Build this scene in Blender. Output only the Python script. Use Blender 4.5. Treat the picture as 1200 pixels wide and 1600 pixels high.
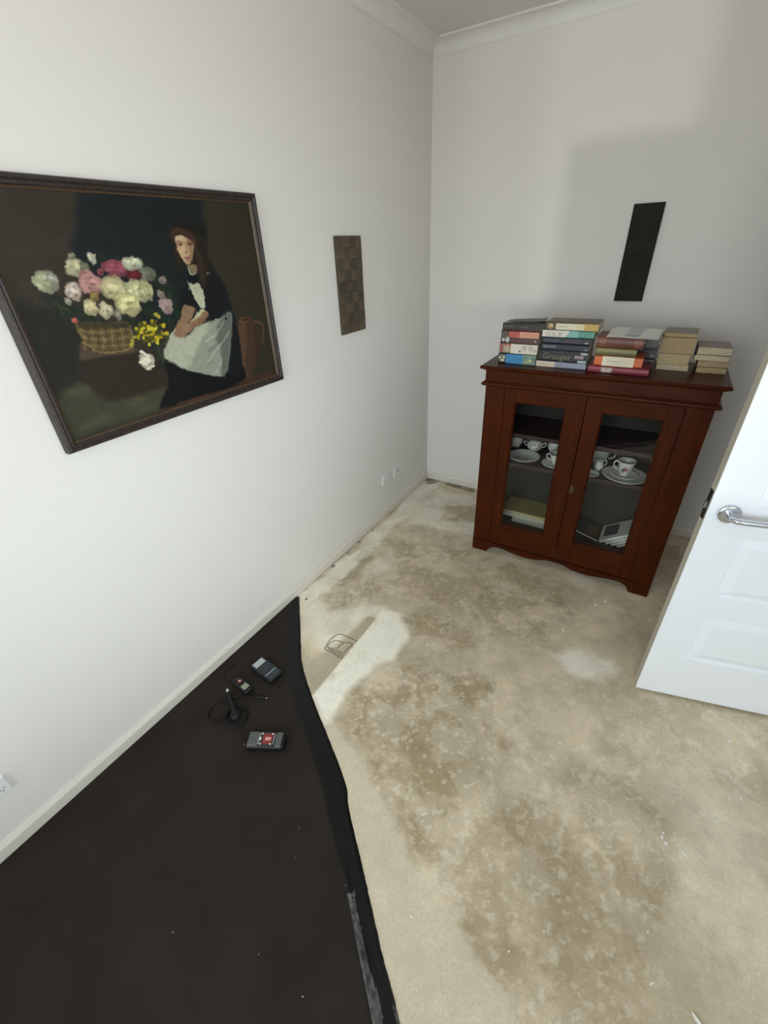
import bpy, bmesh, math, random
import numpy as np
from mathutils import Matrix, Vector

for o in list(bpy.data.objects):
    bpy.data.objects.remove(o, do_unlink=True)
scene = bpy.context.scene
COL = scene.collection
PI = math.pi

# ------------------------------------------------------------------ camera
cam_data = bpy.data.cameras.new('camera')
cam = bpy.data.objects.new('camera', cam_data)
COL.objects.link(cam)
cam_data.sensor_fit = 'HORIZONTAL'
cam_data.sensor_width = 36.0
cam_data.lens = 20.333
cam_data.clip_start = 0.02
cam.matrix_world = Matrix(((0.85264639, -0.24377083, 0.46213626, 1.5104),
                           (0.52107418, 0.46176493, -0.71781254, -3.0649),
                           (-0.03841656, 0.85284754, 0.52074488, 1.7360),
                           (0, 0, 0, 1)))
scene.camera = cam

# ------------------------------------------------------------------ world, daylight, exposure
world = bpy.data.worlds.new('overcast_sky')
scene.world = world
world.use_nodes = True
wn = world.node_tree.nodes
wl = world.node_tree.links
wn.clear()
w_out = wn.new('ShaderNodeOutputWorld')
w_bg = wn.new('ShaderNodeBackground')
w_geo = wn.new('ShaderNodeTexCoord')
w_sep = wn.new('ShaderNodeSeparateXYZ')
w_ramp = wn.new('ShaderNodeValToRGB')
w_map = wn.new('ShaderNodeMapRange')
w_map.inputs['From Min'].default_value = -1
w_map.inputs['From Max'].default_value = 1
e = w_ramp.color_ramp.elements
e[0].position = 0.44
e[0].color = (0.64, 0.63, 0.60, 1)       # paving and lawn outside
e[1].position = 0.52
e[1].color = (0.88, 0.95, 1.0, 1)        # bright overcast sky
wl.new(w_geo.outputs['Generated'], w_sep.inputs[0])
wl.new(w_sep.outputs['Z'], w_map.inputs['Value'])
wl.new(w_map.outputs['Result'], w_ramp.inputs['Fac'])
wl.new(w_ramp.outputs['Color'], w_bg.inputs['Color'])
w_bg.inputs['Strength'].default_value = SKY = 9.7
wl.new(w_bg.outputs[0], w_out.inputs['Surface'])

def lamp(name, kind, loc, target, **kw):
    d = bpy.data.lights.new(name, kind)
    o = bpy.data.objects.new(name, d)
    COL.objects.link(o)
    o.location = loc
    o.rotation_euler = (Vector(target) - Vector(loc)).to_track_quat('-Z', 'Y').to_euler()
    for k, v in kw.items():
        setattr(d, k, v)
    return o

# room and window measures (metres); corner of the two seen walls is the origin
RX, RY, RZ = 2.60, -5.00, 2.692
WY0, WY1, WZ0, WZ1 = -3.40, -2.08, 1.00, 2.42       # side window
VX0, VX1, VZ0, VZ1 = 0.28, 2.32, 0.70, 2.40         # unseen rear window, added as fill light
# sky portals in the two window openings (they only guide sampling of the sky)
p = lamp('side_window_portal', 'AREA', (RX + 0.13, (WY0 + WY1) / 2, (WZ0 + WZ1) / 2), (0, (WY0 + WY1) / 2, (WZ0 + WZ1) / 2),
         shape='RECTANGLE', size=WY1 - WY0, size_y=WZ1 - WZ0)
p.data.cycles.is_portal = True
p = lamp('fill_window_portal', 'AREA', ((VX0 + VX1) / 2, RY - 0.13, (VZ0 + VZ1) / 2), ((VX0 + VX1) / 2, 0, (VZ0 + VZ1) / 2),
         shape='RECTANGLE', size=VX1 - VX0, size_y=VZ1 - VZ0)
p.data.cycles.is_portal = True
# sunlight thrown back by a car window in the street, entering by the side window
lamp('street_sun_glint', 'AREA', (6.47, -8.68, 1.44), (0.9, 0.0, 2.1), shape='DISK', size=0.50,
     energy=1450.0, color=(1.0, 0.98, 0.95))

vs = scene.view_settings
vs.view_transform = 'Standard'
vs.look = 'None'
vs.exposure = 0.0
vs.gamma = 1.0
vs.use_curve_mapping = False
scene.cycles.max_bounces = 8
scene.cycles.diffuse_bounces = 4
scene.cycles.glossy_bounces = 3
scene.cycles.transparent_max_bounces = 12
scene.cycles.transmission_bounces = 6
scene.cycles.use_denoising = True
scene.cycles.use_adaptive_sampling = True
scene.cycles.adaptive_threshold = 0.03
scene.cycles.caustics_reflective = False
scene.cycles.caustics_refractive = False
scene.cycles.sample_clamp_indirect = 6.0

# ------------------------------------------------------------------ helpers
def lin(c):
    return tuple((x / 255 / 12.92) if x / 255 <= 0.04045 else ((x / 255 + 0.055) / 1.055) ** 2.4 for x in c[:3])

MATS = {}
def mat(name, color, rough=0.6, metal=0.0, var=0.0, vscale=20.0, bump=0.0, bscale=80.0, spec=None, stretch=None, color2=None, coat=0.0):
    """Principled material with optional two-tone noise and bump, object coordinates."""
    if name in MATS:
        return MATS[name]
    m = bpy.data.materials.new(name)
    m.use_nodes = True
    nt = m.node_tree
    b = nt.nodes['Principled BSDF']
    b.inputs['Base Color'].default_value = (*color, 1)
    b.inputs['Roughness'].default_value = rough
    b.inputs['Metallic'].default_value = metal
    if spec is not None:
        b.inputs['Specular IOR Level'].default_value = spec
    if coat:
        b.inputs['Coat Weight'].default_value = coat
        b.inputs['Coat Roughness'].default_value = 0.15
    if var > 0 or bump > 0:
        tc = nt.nodes.new('ShaderNodeTexCoord')
        mp = nt.nodes.new('ShaderNodeMapping')
        nt.links.new(tc.outputs['Object'], mp.inputs['Vector'])
        if stretch:
            mp.inputs['Scale'].default_value = stretch
    if var > 0:
        n = nt.nodes.new('ShaderNodeTexNoise')
        n.inputs['Scale'].default_value = vscale
        n.inputs['Detail'].default_value = 6
        nt.links.new(mp.outputs['Vector'], n.inputs['Vector'])
        mx = nt.nodes.new('ShaderNodeMix')
        mx.data_type = 'RGBA'
        c2 = color2 or tuple(x * (1 - var) for x in color)
        mx.inputs['A'].default_value = (*color, 1)
        mx.inputs['B'].default_value = (*c2, 1)
        r = nt.nodes.new('ShaderNodeMapRange')
        r.inputs['From Min'].default_value = 0.35
        r.inputs['From Max'].default_value = 0.65
        nt.links.new(n.outputs['Fac'], r.inputs['Value'])
        nt.links.new(r.outputs['Result'], mx.inputs['Factor'])
        nt.links.new(mx.outputs['Result'], b.inputs['Base Color'])
    if bump > 0:
        n2 = nt.nodes.new('ShaderNodeTexNoise')
        n2.inputs['Scale'].default_value = bscale
        n2.inputs['Detail'].default_value = 4
        nt.links.new(mp.outputs['Vector'], n2.inputs['Vector'])
        bp = nt.nodes.new('ShaderNodeBump')
        bp.inputs['Strength'].default_value = bump
        bp.inputs['Distance'].default_value = 0.002
        nt.links.new(n2.outputs['Fac'], bp.inputs['Height'])
        nt.links.new(bp.outputs['Normal'], b.inputs['Normal'])
    MATS[name] = m
    return m

def glass_mat(name, tint=(1, 1, 1), refl=1.0):
    if name in MATS:
        return MATS[name]
    m = bpy.data.materials.new(name)
    m.use_nodes = True
    nt = m.node_tree
    nt.nodes.clear()
    out = nt.nodes.new('ShaderNodeOutputMaterial')
    t = nt.nodes.new('ShaderNodeBsdfTransparent')
    t.inputs['Color'].default_value = (*tint, 1)
    g = nt.nodes.new('ShaderNodeBsdfGlossy')
    g.inputs['Roughness'].default_value = 0.03
    f = nt.nodes.new('ShaderNodeFresnel')
    f.inputs['IOR'].default_value = 1.45
    mul = nt.nodes.new('ShaderNodeMath')
    mul.operation = 'MULTIPLY'
    mul.inputs[1].default_value = refl
    mix = nt.nodes.new('ShaderNodeMixShader')
    nt.links.new(f.outputs[0], mul.inputs[0])
    nt.links.new(mul.outputs[0], mix.inputs['Fac'])
    nt.links.new(t.outputs[0], mix.inputs[1])
    nt.links.new(g.outputs[0], mix.inputs[2])
    nt.links.new(mix.outputs[0], out.inputs['Surface'])
    MATS[name] = m
    return m

def new_obj(name, bm, material=None, parent=None, smooth=False, loc=None, rot=None):
    me = bpy.data.meshes.new(name)
    bmesh.ops.recalc_face_normals(bm, faces=bm.faces)
    bm.to_mesh(me)
    bm.free()
    return mesh_obj(name, me, material, parent, smooth, loc, rot)

def mesh_obj(name, me, material=None, parent=None, smooth=False, loc=None, rot=None):
    if material:
        for mm in (material if isinstance(material, (list, tuple)) else [material]):
            me.materials.append(mm)
    if smooth:
        for p in me.polygons:
            p.use_smooth = True
    o = bpy.data.objects.new(name, me)
    COL.objects.link(o)
    if parent:
        o.parent = parent
    if loc:
        o.location = loc
    if rot:
        o.rotation_euler = rot
    return o

def empty(name, loc, rot=(0, 0, 0)):
    o = bpy.data.objects.new(name, None)
    o.empty_display_size = 0.05
    COL.objects.link(o)
    o.location = loc
    o.rotation_euler = rot
    return o

def tag(o, label, cat, group=None):
    o['label'] = label
    o['category'] = cat
    if group:
        o['group'] = group
    return o

def struct(o, label=None):
    o['kind'] = 'structure'
    if label:
        o['label'] = label
    return o

def box(bm, x0, x1, y0, y1, z0, z1, bevel=0.0, seg=1, mi=0):
    vs_ = [bm.verts.new((x, y, z)) for x in (x0, x1) for y in (y0, y1) for z in (z0, z1)]
    idx = [(0, 1, 3, 2), (4, 6, 7, 5), (0, 4, 5, 1), (2, 3, 7, 6), (0, 2, 6, 4), (1, 5, 7, 3)]
    fs = [bm.faces.new([vs_[i] for i in q]) for q in idx]
    for f in fs:
        f.material_index = mi
    if bevel > 0:
        es = list({ed for f in fs for ed in f.edges})
        r = bmesh.ops.bevel(bm, geom=es, offset=bevel, segments=seg, profile=0.5, affect='EDGES')
        for f in r['faces']:
            f.material_index = mi
    return fs

def boxobj(name, dims, material, parent=None, bevel=0.0, seg=1, **kw):
    bm = bmesh.new()
    box(bm, *dims, bevel=bevel, seg=seg)
    return new_obj(name, bm, material, parent, **kw)

def prism(bm, pts, axis, a0, a1):
    """extrude a 2-D polygon along an axis: axis 'x' -> pts are (y,z); 'y' -> (x,z); 'z' -> (x,y)"""
    def P3(p, a):
        return {'x': (a, p[0], p[1]), 'y': (p[0], a, p[1]), 'z': (p[0], p[1], a)}[axis]
    va = [bm.verts.new(P3(p, a0)) for p in pts]
    vb = [bm.verts.new(P3(p, a1)) for p in pts]
    n = len(pts)
    bm.faces.new(va)
    bm.faces.new(list(reversed(vb)))
    for i in range(n):
        bm.faces.new((va[i], vb[i], vb[(i + 1) % n], va[(i + 1) % n]))

def lathe(bm, prof, seg=28, cx=0.0, cy=0.0, oval=1.0):
    rings = []
    for r, z in prof:
        if r < 1e-5:
            rings.append([bm.verts.new((cx, cy, z))])
        else:
            rings.append([bm.verts.new((cx + r * math.cos(2 * PI * i / seg), cy + oval * r * math.sin(2 * PI * i / seg), z)) for i in range(seg)])
    for a, b in zip(rings, rings[1:]):
        for i in range(seg):
            j = (i + 1) % seg
            if len(a) == 1 and len(b) == 1:
                continue
            if len(a) == 1:
                bm.faces.new((a[0], b[i], b[j]))
            elif len(b) == 1:
                bm.faces.new((a[i], b[0], a[j]))
            else:
                bm.faces.new((a[i], b[i], b[j], a[j]))

def catmull(pts, n=8, closed=False):
    P = [Vector(p) for p in pts]
    out = []
    m = len(P)
    rng = range(m) if closed else range(m - 1)
    for i in rng:
        p0 = P[(i - 1) % m] if (closed or i > 0) else P[0]
        p1 = P[i]
        p2 = P[(i + 1) % m]
        p3 = P[(i + 2) % m] if (closed or i + 2 < m) else P[-1]
        for k in range(n):
            t = k / n
            out.append(0.5 * ((2 * p1) + (p2 - p0) * t + (2 * p0 - 5 * p1 + 4 * p2 - p3) * t * t + (3 * p1 - p0 - 3 * p2 + p3) * t ** 3))
    if not closed:
        out.append(P[-1])
    return out

def tube(bm, pts, r, seg=10, closed=False):
    pts = [Vector(p) for p in pts]
    n = len(pts)
    rr = r if isinstance(r, (list, tuple)) else [r] * n
    rings = []
    up = Vector((0, 0, 1))
    for i, p in enumerate(pts):
        a = pts[(i - 1) % n] if (closed or i > 0) else p
        b = pts[(i + 1) % n] if (closed or i < n - 1) else p
        d = (b - a).normalized() if (b - a).length > 1e-9 else Vector((1, 0, 0))
        s = d.cross(up)
        if s.length < 1e-3:
            s = d.cross(Vector((1, 0, 0)))
        s.normalize()
        u = s.cross(d).normalized()
        rings.append([bm.verts.new(p + rr[i] * (math.cos(2 * PI * k / seg) * s + math.sin(2 * PI * k / seg) * u)) for k in range(seg)])
    for i in range(n if closed else n - 1):
        a, b = rings[i], rings[(i + 1) % n]
        for k in range(seg):
            bm.faces.new((a[k], a[(k + 1) % seg], b[(k + 1) % seg], b[k]))
    if not closed:
        bm.faces.new(rings[0])
        bm.faces.new(list(reversed(rings[-1])))

# numpy value noise
def vnoise(X, Y, scale, seed):
    rng = np.random.RandomState(seed)
    L = rng.rand(256, 256)
    x = X * scale + 1000.3
    y = Y * scale + 1000.7
    xi = np.floor(x).astype(int)
    yi = np.floor(y).astype(int)
    fx = x - xi
    fy = y - yi
    fx = fx * fx * (3 - 2 * fx)
    fy = fy * fy * (3 - 2 * fy)
    g = lambda i, j: L[i & 255, j & 255]
    return (g(xi, yi) * (1 - fx) + g(xi + 1, yi) * fx) * (1 - fy) + (g(xi, yi + 1) * (1 - fx) + g(xi + 1, yi + 1) * fx) * fy

def fbm(X, Y, scale, seed, octv=5, gain=0.5):
    s = 0
    a = 1.0
    t = 0
    for k in range(octv):
        s = s + a * vnoise(X, Y, scale * 2 ** k, seed + k)
        t += a
        a *= gain
    return s / t

def poly_sd(X, Y, pts):
    """signed distance (negative inside) to polygon pts [(x,y)...]"""
    d = np.full(X.shape, 1e9)
    inside = np.zeros(X.shape, bool)
    n = len(pts)
    for i in range(n):
        x1, y1 = pts[i]
        x2, y2 = pts[(i + 1) % n]
        ex, ey = x2 - x1, y2 - y1
        wx, wy = X - x1, Y - y1
        t = np.clip((wx * ex + wy * ey) / (ex * ex + ey * ey + 1e-12), 0, 1)
        d = np.minimum(d, (wx - t * ex) ** 2 + (wy - t * ey) ** 2)
        c = ((y1 <= Y) & (y2 > Y)) | ((y2 <= Y) & (y1 > Y))
        with np.errstate(divide='ignore', invalid='ignore'):
            xc = x1 + (Y - y1) / (ey if abs(ey) > 1e-12 else 1e-12) * ex
        inside ^= c & (X < xc)
    d = np.sqrt(d)
    return np.where(inside, -d, d)

def sstep(t):
    t = np.clip(t, 0, 1)
    return t * t * (3 - 2 * t)

def grid_mesh(name, coords, nx, ny, cols):
    me = bpy.data.meshes.new(name)
    idx = np.arange(nx * ny).reshape(ny, nx)
    q = np.stack([idx[:-1, :-1], idx[:-1, 1:], idx[1:, 1:], idx[1:, :-1]], -1).reshape(-1, 4)
    me.vertices.add(nx * ny)
    me.vertices.foreach_set('co', coords.astype(np.float32).ravel())
    me.loops.add(q.size)
    me.loops.foreach_set('vertex_index', q.astype(np.int32).ravel())
    me.polygons.add(len(q))
    me.polygons.foreach_set('loop_start', np.arange(0, q.size, 4, dtype=np.int32))
    me.polygons.foreach_set('loop_total', np.full(len(q), 4, np.int32))
    me.update(calc_edges=True)
    at = me.color_attributes.new('Col', 'FLOAT_COLOR', 'POINT')
    c4 = np.ones((nx * ny, 4), np.float32)
    c4[:, :3] = cols.reshape(-1, 3)
    at.data.foreach_set('color', c4.ravel())
    return me

# ------------------------------------------------------------------ shared materials
M_WALL = mat('white_wall_paint', (0.80, 0.773, 0.738), 0.75, bump=0.12, bscale=220, spec=0.25)
M_CEIL = mat('ceiling_paint', (0.74, 0.73, 0.71), 0.9)
M_TRIM = mat('gloss_trim_paint', (0.74, 0.70, 0.62), 0.4)
M_DOOR = mat('door_enamel', (0.88, 0.92, 0.975), 0.35)
M_DOOREDGE = mat('bare_door_edge', (0.52, 0.48, 0.39), 0.6, var=0.12, vscale=14, stretch=(1, 1, .2))
M_WOOD = mat('mahogany', (0.066, 0.0132, 0.0024), 0.33, var=1.0, vscale=7, stretch=(6, 6, 0.7), color2=(0.042, 0.0085, 0.0018), spec=0.12)
M_WOODH = mat('mahogany_across', (0.066, 0.0132, 0.0024), 0.33, var=1.0, vscale=7, stretch=(0.7, 6, 6), color2=(0.042, 0.0085, 0.0018), spec=0.12)
M_WOODIN = mat('cabinet_inside', (0.040, 0.013, 0.011), 0.6, var=0.4, vscale=9, stretch=(0.6, 5, 5))
M_BACK = mat('cabinet_back_board', (0.036, 0.031, 0.025), 0.8, var=0.3, vscale=9)
M_CHROME = mat('satin_chrome', (0.62, 0.65, 0.70), 0.22, metal=1.0)
M_BLACK = mat('black_plastic', (0.007, 0.007, 0.0075), 0.5, spec=.3)
M_RUBBER = mat('black_rubber', (0.006, 0.006, 0.0065), 0.6, spec=.25)
M_CHINA = mat('white_china', (0.74, 0.73, 0.68), 0.18)
M_PAPER = mat('white_paper', (0.87, 0.86, 0.84), 0.8, bump=.05)
M_PAGES = mat('book_pages', (0.62, 0.56, 0.44), 0.9, var=0.25, vscale=60, stretch=(1, 1, 18))
M_OLDPAGES = mat('yellowed_pages', (0.52, 0.41, 0.235), 0.95, var=0.3, vscale=50, stretch=(1, 1, 22))

# ------------------------------------------------------------------ floor: bare concrete
STAINS_AND_SHADE = [('d',[0.597,-2.148,0.66,-2.033,0.826,-1.834,1.171,-1.72,1.38,-1.824,1.399,-2.06,1.337,-2.301,1.327,-2.498,1.206,-2.489,1.019,-2.389,0.841,-2.298],0.05,0.1,0.75),('d',[1.179,-2.484,1.267,-2.365,1.467,-2.127,1.609,-1.938,1.846,-1.905,1.985,-2.007,1.955,-2.233,1.87,-2.424,1.856,-2.59,1.665,-2.705,1.495,-2.605,1.349,-2.594],0.05,0.12,0.55),('d',[-0.091,-1.572,0.107,-0.897,0.751,-0.811,1.236,-0.773,1.447,-1.093,1.271,-1.446,0.938,-1.634,0.707,-1.615,0.489,-1.45,0.288,-1.741],0.08,0.12,0.6),('d',[1.664,-1.694,1.794,-1.551,1.981,-1.605,1.942,-1.797,1.784,-1.916],0.06,0.1,0.35),('d',[0.276,-0.289,0.489,-0.119,0.629,-0.476,0.416,-0.589],0.03,0.03,0.5),('d',[1.836,-2.03,2.003,-1.931,2.003,-2.152,1.871,-2.231],0.06,0.1,0.4),('d',[1.809,-0.173,1.901,-0.107,1.909,-0.418,1.816,-0.448],0.004,0.004,0.55),('s',[0.535,-2.21,0.589,-2.209,0.814,-2.313,1.042,-2.426,1.223,-2.52,1.38,-2.592,1.562,-2.638,1.652,-2.713,1.334,-2.905,0.978,-2.558,0.671,-2.334],0.012,0.03,0.75),('w',[0.503,-1.632,0.512,-1.559,0.615,-1.558,0.738,-1.674,0.739,-1.839,0.677,-1.918,0.651,-2.098,0.669,-2.234,0.654,-2.277,0.521,-2.211],0.025,0.02,1.0),('w',[0.24,-1.904,0.273,-1.721,0.41,-1.568,0.55,-1.537,0.52,-1.639,0.466,-1.686,0.43,-1.873,0.382,-1.972],0.04,0.04,0.6),('w',[0.062,-1.749,0.126,-1.652,0.288,-1.741,0.313,-1.939,0.266,-1.965],0.03,0.04,0.45),('w',[1.396,-1.421,1.492,-1.33,1.638,-1.328,1.679,-1.39,1.592,-1.488,1.479,-1.483],0.04,0.05,1.0),('w',[0.026,-1.708,0.055,-1.146,0.024,-0.361,0.018,-0.073,0.145,-0.008,0.153,-0.294,0.157,-0.979,0.141,-1.547,0.129,-1.772],0.02,0.05,0.75),('w',[0.045,-0.29,0.208,-0.143,0.514,-0.141,0.558,-0.254,0.362,-0.357,0.416,-0.589,0.641,-0.469,0.692,-0.602,0.469,-0.704,0.262,-0.7,0.109,-0.598],0.03,0.06,0.65),('w',[0.191,-1.345,0.266,-1.073,0.372,-1.172,0.311,-1.453],0.03,0.05,0.35),('w',[1.905,-1.871,2.212,-1.739,2.169,-2.216,2.019,-2.275,1.951,-2.089],0.15,0.15,0.25),('w',[1.344,-0.749,1.487,-0.738,1.49,-0.865,1.4,-0.852],0.02,0.05,0.35),('b',[0.001,-0.014,0.135,0.014,0.446,-0.007,0.47,-0.069,0.17,-0.061,0.045,-0.125],0.005,0.014,0.65),('n',[0.465,-1.659,0.513,-1.648,0.527,-1.813,0.52,-1.963,0.523,-2.209,0.495,-2.198,0.452,-2.119,0.471,-1.987,0.474,-1.848],0.006,0.0,1.0),('n',[0.488,-1.645,0.442,-1.82,0.405,-1.959,0.385,-2.036,0.42,-2.139,0.523,-2.21,0.552,-2.064,0.518,-1.646],0.02,0.03,0.75)]  # small crisp dark patch by cabinet paints shadow; broad faint white patch paints sheen
FLAKES = [(1.178,-2.376,0.0216,0.0068),(1.184,-2.398,0.0081,0.0054),(2.11,-1.524,0.0243,0.0108),(2.1,-1.569,0.0068,0.0054),(1.231,-2.018,0.0054,0.0054),(1.215,-2.028,0.0041,0.0041),(1.901,-2.031,0.0135,0.0081),(1.913,-2.045,0.0162,0.0108),(1.904,-2.016,0.0081,0.0068),(1.968,-2.048,0.0297,0.0054),(2.134,-1.756,0.0081,0.0068),(1.548,-2.568,0.0081,0.0068),(1.459,-2.491,0.0068,0.0054),(1.261,-2.629,0.0068,0.0054),(1.271,-2.644,0.0081,0.0068),(1.883,-1.603,0.0081,0.0068),(1.864,-1.604,0.0068,0.0054),(0.844,-1.678,0.0135,0.0081),(0.865,-1.661,0.0081,0.0068),(0.951,-1.584,0.0081,0.0068),(1.031,-1.567,0.0081,0.0054),(1.207,-1.385,0.0068,0.0054),(0.252,-1.619,0.0068,0.0068),(1.881,-2.32,0.0081,0.0054),(1.898,-2.431,0.0189,0.0054),(1.746,-2.083,0.0068,0.0054),(1.76,-2.068,0.0054,0.0054),(1.534,-1.865,0.0135,0.0081),(1.523,-0.966,0.027,0.0162),(1.564,-0.914,0.0216,0.0108),(1.413,-1.244,0.0297,0.0081),(1.777,-0.578,0.0135,0.0081),(2.004,-2.445,0.0338,0.0108),(1.271,-1.834,0.0054,0.0041),(0.901,-2.2,0.0068,0.0054),(1.623,-2.473,0.0054,0.0054),(2.059,-1.883,0.0405,0.0041),(2.022,-1.879,0.0338,0.0041)]
MAT_SPECKS = [(0.676,-3.043,0.0035,0.003),(1.098,-2.942,0.005,0.0035),(0.868,-2.712,0.002,0.002),(0.821,-2.638,0.003,0.002),(0.752,-2.786,0.002,0.0015),(0.934,-2.944,0.003,0.002),(0.106,-1.89,0.006,0.004),(0.838,-2.751,0.0015,0.0015)]
HOLES = [(-0.007,-1.094,0.012),(0.024,-1.393,0.016),(0.008,-1.23,0.009),(-0.012,-0.924,0.009),(0.077,-1.716,0.011),(0.018,-1.207,0.007)]

def build_floor():
    xs = np.arange(0.0, RX + 0.001, 0.005)
    ys = np.concatenate([np.arange(RY, -3.1, 0.04), np.arange(-3.1, 0.0001, 0.005)])
    X, Y = np.meshgrid(xs, ys)
    # irregular outlines: coordinates wander with noise
    nx1 = fbm(X, Y, 9, 11, 5, 0.6) - 0.5
    ny1 = fbm(X, Y, 9, 31, 5, 0.6) - 0.5
    big = fbm(X, Y, 2.2, 5, 4)
    mid = fbm(X, Y, 11, 7, 5, 0.62)
    fin = fbm(X, Y, 45, 9, 3, 0.7)
    blot = fbm(X + 0.12 * nx1, Y + 0.12 * ny1, 5.0, 21, 5, 0.62)
    base = np.array(lin((211, 196, 170)))
    dark = np.array(lin((168, 151, 119)))
    white = np.array(lin((250, 245, 228)))
    pale = np.array(lin((214, 203, 182)))
    blackish = np.array(lin((80, 72, 60)))
    mask = {k: np.zeros(X.shape) for k in 'dwsbn'}
    for kind, q, soft, amp, s in STAINS_AND_SHADE:
        pts = list(zip(q[0::2], q[1::2]))
        sd = poly_sd(X + amp * 2.0 * nx1, Y + amp * 2.0 * ny1, pts)
        mk = s * sstep(0.5 - sd / (2 * soft))
        mask[kind] = np.maximum(mask[kind], mk)
    v = np.clip(0.5 + 1.9 * (blot - 0.5) + 0.8 * (mid - 0.5) + .5 * (big - .5), 0, 1)
    smooth = mask['s']
    col = base[None, None, :] * (0.82 + 0.40 * v * (1 - 0.7 * smooth) + .14 * smooth)[..., None]
    blot2 = fbm(X + 0.10 * ny1, Y + 0.10 * nx1, 7.5, 61, 6, 0.68)
    d = np.clip(mask['d'] * (0.22 + 0.95 * sstep((0.60 - blot2) / 0.20)) * (1 - smooth), 0, 1)
    d = np.clip(d + 0.16 * sstep((0.50 - blot) / 0.16) * (1 - smooth), 0, 1)
    col = col * (1 - d[..., None]) + dark * (0.85 + 0.35 * mid[..., None]) * d[..., None]
    col = col * (1 - 0.5 * smooth[..., None]) + pale * 0.5 * smooth[..., None]
    mask['n'] = mask['n'] * np.clip((0.5205 - X) / 0.004, 0, 1)
    w = np.clip(mask['w'] * (0.85 + 1.2 * (mid - 0.35)), 0, 1) * (1 - mask['n'])
    # crusty salts scattered over the slab
    crust = sstep((fbm(X + .05 * nx1, Y + .05 * ny1, 26, 51, 5, .7) - 0.55) / 0.14) * sstep((big - 0.42) / 0.2) * (1 - smooth) * 0.30 * (1 - mask['n'])
    spots = sstep((fbm(X, Y, 55, 57, 3, .6) - 0.62) / 0.10) * (0.25 + 0.75 * mask['d']) * (1 - smooth) * 0.38 * (1 - mask['n'])
    w = np.maximum(np.maximum(w, crust), spots)
    col = col * (1 - w[..., None]) + white * w[..., None]
    b = mask['b'] * sstep((mid - 0.42) / 0.1)
    col = col * (1 - b[..., None]) + blackish * b[..., None]
    n = mask['n'] * 0.8
    col = col * (1 - n[..., None]) + np.array(lin((180, 166, 140))) * n[..., None]
    col = col * (0.93 + 0.14 * fin[..., None])
    Z = 0.0015 * (mid - 0.5) + 0.0006 * (fin - .5)
    coords = np.stack([X, Y, np.minimum(Z, 0.0)], -1)
    return grid_mesh('floor', coords, len(xs), len(ys), np.clip(col, 0, 1))

m = bpy.data.materials.new('bare_concrete')
m.use_nodes = True
nt = m.node_tree
b = nt.nodes['Principled BSDF']
at = nt.nodes.new('ShaderNodeVertexColor')
at.layer_name = 'Col'
tc = nt.nodes.new('ShaderNodeTexCoord')
n1 = nt.nodes.new('ShaderNodeTexNoise')
n1.inputs['Scale'].default_value = 120
n1.inputs['Detail'].default_value = 6
n1.inputs['Roughness'].default_value = 0.7
mr = nt.nodes.new('ShaderNodeMapRange')
mr.inputs['From Min'].default_value = 0.3
mr.inputs['From Max'].default_value = 0.7
mr.inputs['To Min'].default_value = 0.86
mr.inputs['To Max'].default_value = 1.10
mx = nt.nodes.new('ShaderNodeMix')
mx.data_type = 'RGBA'
mx.blend_type = 'MULTIPLY'
mx.inputs['Factor'].default_value = 1.0
nt.links.new(tc.outputs['Object'], n1.inputs['Vector'])
nt.links.new(n1.outputs['Fac'], mr.inputs['Value'])
nt.links.new(at.outputs['Color'], mx.inputs['A'])
nt.links.new(mr.outputs['Result'], mx.inputs['B'])
nt.links.new(mx.outputs['Result'], b.inputs['Base Color'])
n2 = nt.nodes.new('ShaderNodeTexNoise')
n2.inputs['Scale'].default_value = 30
n2.inputs['Detail'].default_value = 8
bp = nt.nodes.new('ShaderNodeBump')
bp.inputs['Strength'].default_value = 0.18
bp.inputs['Distance'].default_value = 0.002
nt.links.new(tc.outputs['Object'], n2.inputs['Vector'])
nt.links.new(n2.outputs['Fac'], bp.inputs['Height'])
nt.links.new(bp.outputs['Normal'], b.inputs['Normal'])
b.inputs['Roughness'].default_value = 0.62
b.inputs['Specular IOR Level'].default_value = 0.35
floor = struct(mesh_obj('floor', build_floor(), m, smooth=True), 'bare stained concrete slab')

# pencil sketch on the slab
M_PENCIL = mat('pencil_line', (0.10, 0.085, 0.065), 0.9)
SK = [[(0.398, -1.95), (0.389, -1.893), (0.403, -1.844), (0.441, -1.835), (0.516, -1.835)],
      [(0.398, -1.95), (0.407, -1.958), (0.455, -1.957), (0.5, -1.964), (0.518, -1.957)],
      [(0.402, -1.941), (0.404, -1.905), (0.418, -1.884), (0.458, -1.875)],
      [(0.402, -1.941), (0.455, -1.934), (0.499, -1.932), (0.503, -1.897), (0.509, -1.863)],
      [(0.456, -1.927), (0.456, -1.897), (0.474, -1.866), (0.506, -1.862)],
      [(0.412, -1.946), (0.459, -1.947), (0.512, -1.950)]]
bm = bmesh.new()
for ln in SK:
    pts = catmull([(x, y, 0) for x, y in ln], 5)
    prev = None
    for i, p_ in enumerate(pts):
        d = (pts[min(i + 1, len(pts) - 1)] - pts[max(i - 1, 0)]).normalized()
        s = Vector((-d.y, d.x, 0)) * 0.0019
        pr = (bm.verts.new(p_ + s + Vector((0, 0, .0012))), bm.verts.new(p_ - s + Vector((0, 0, .0012))))
        if prev:
            bm.faces.new((prev[0], pr[0], pr[1], prev[1]))
        prev = pr
o = new_obj('pencil_sketch', bm, M_PENCIL, floor)
o['label'] = 'pencil outline of a box drawn on the concrete'

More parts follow.
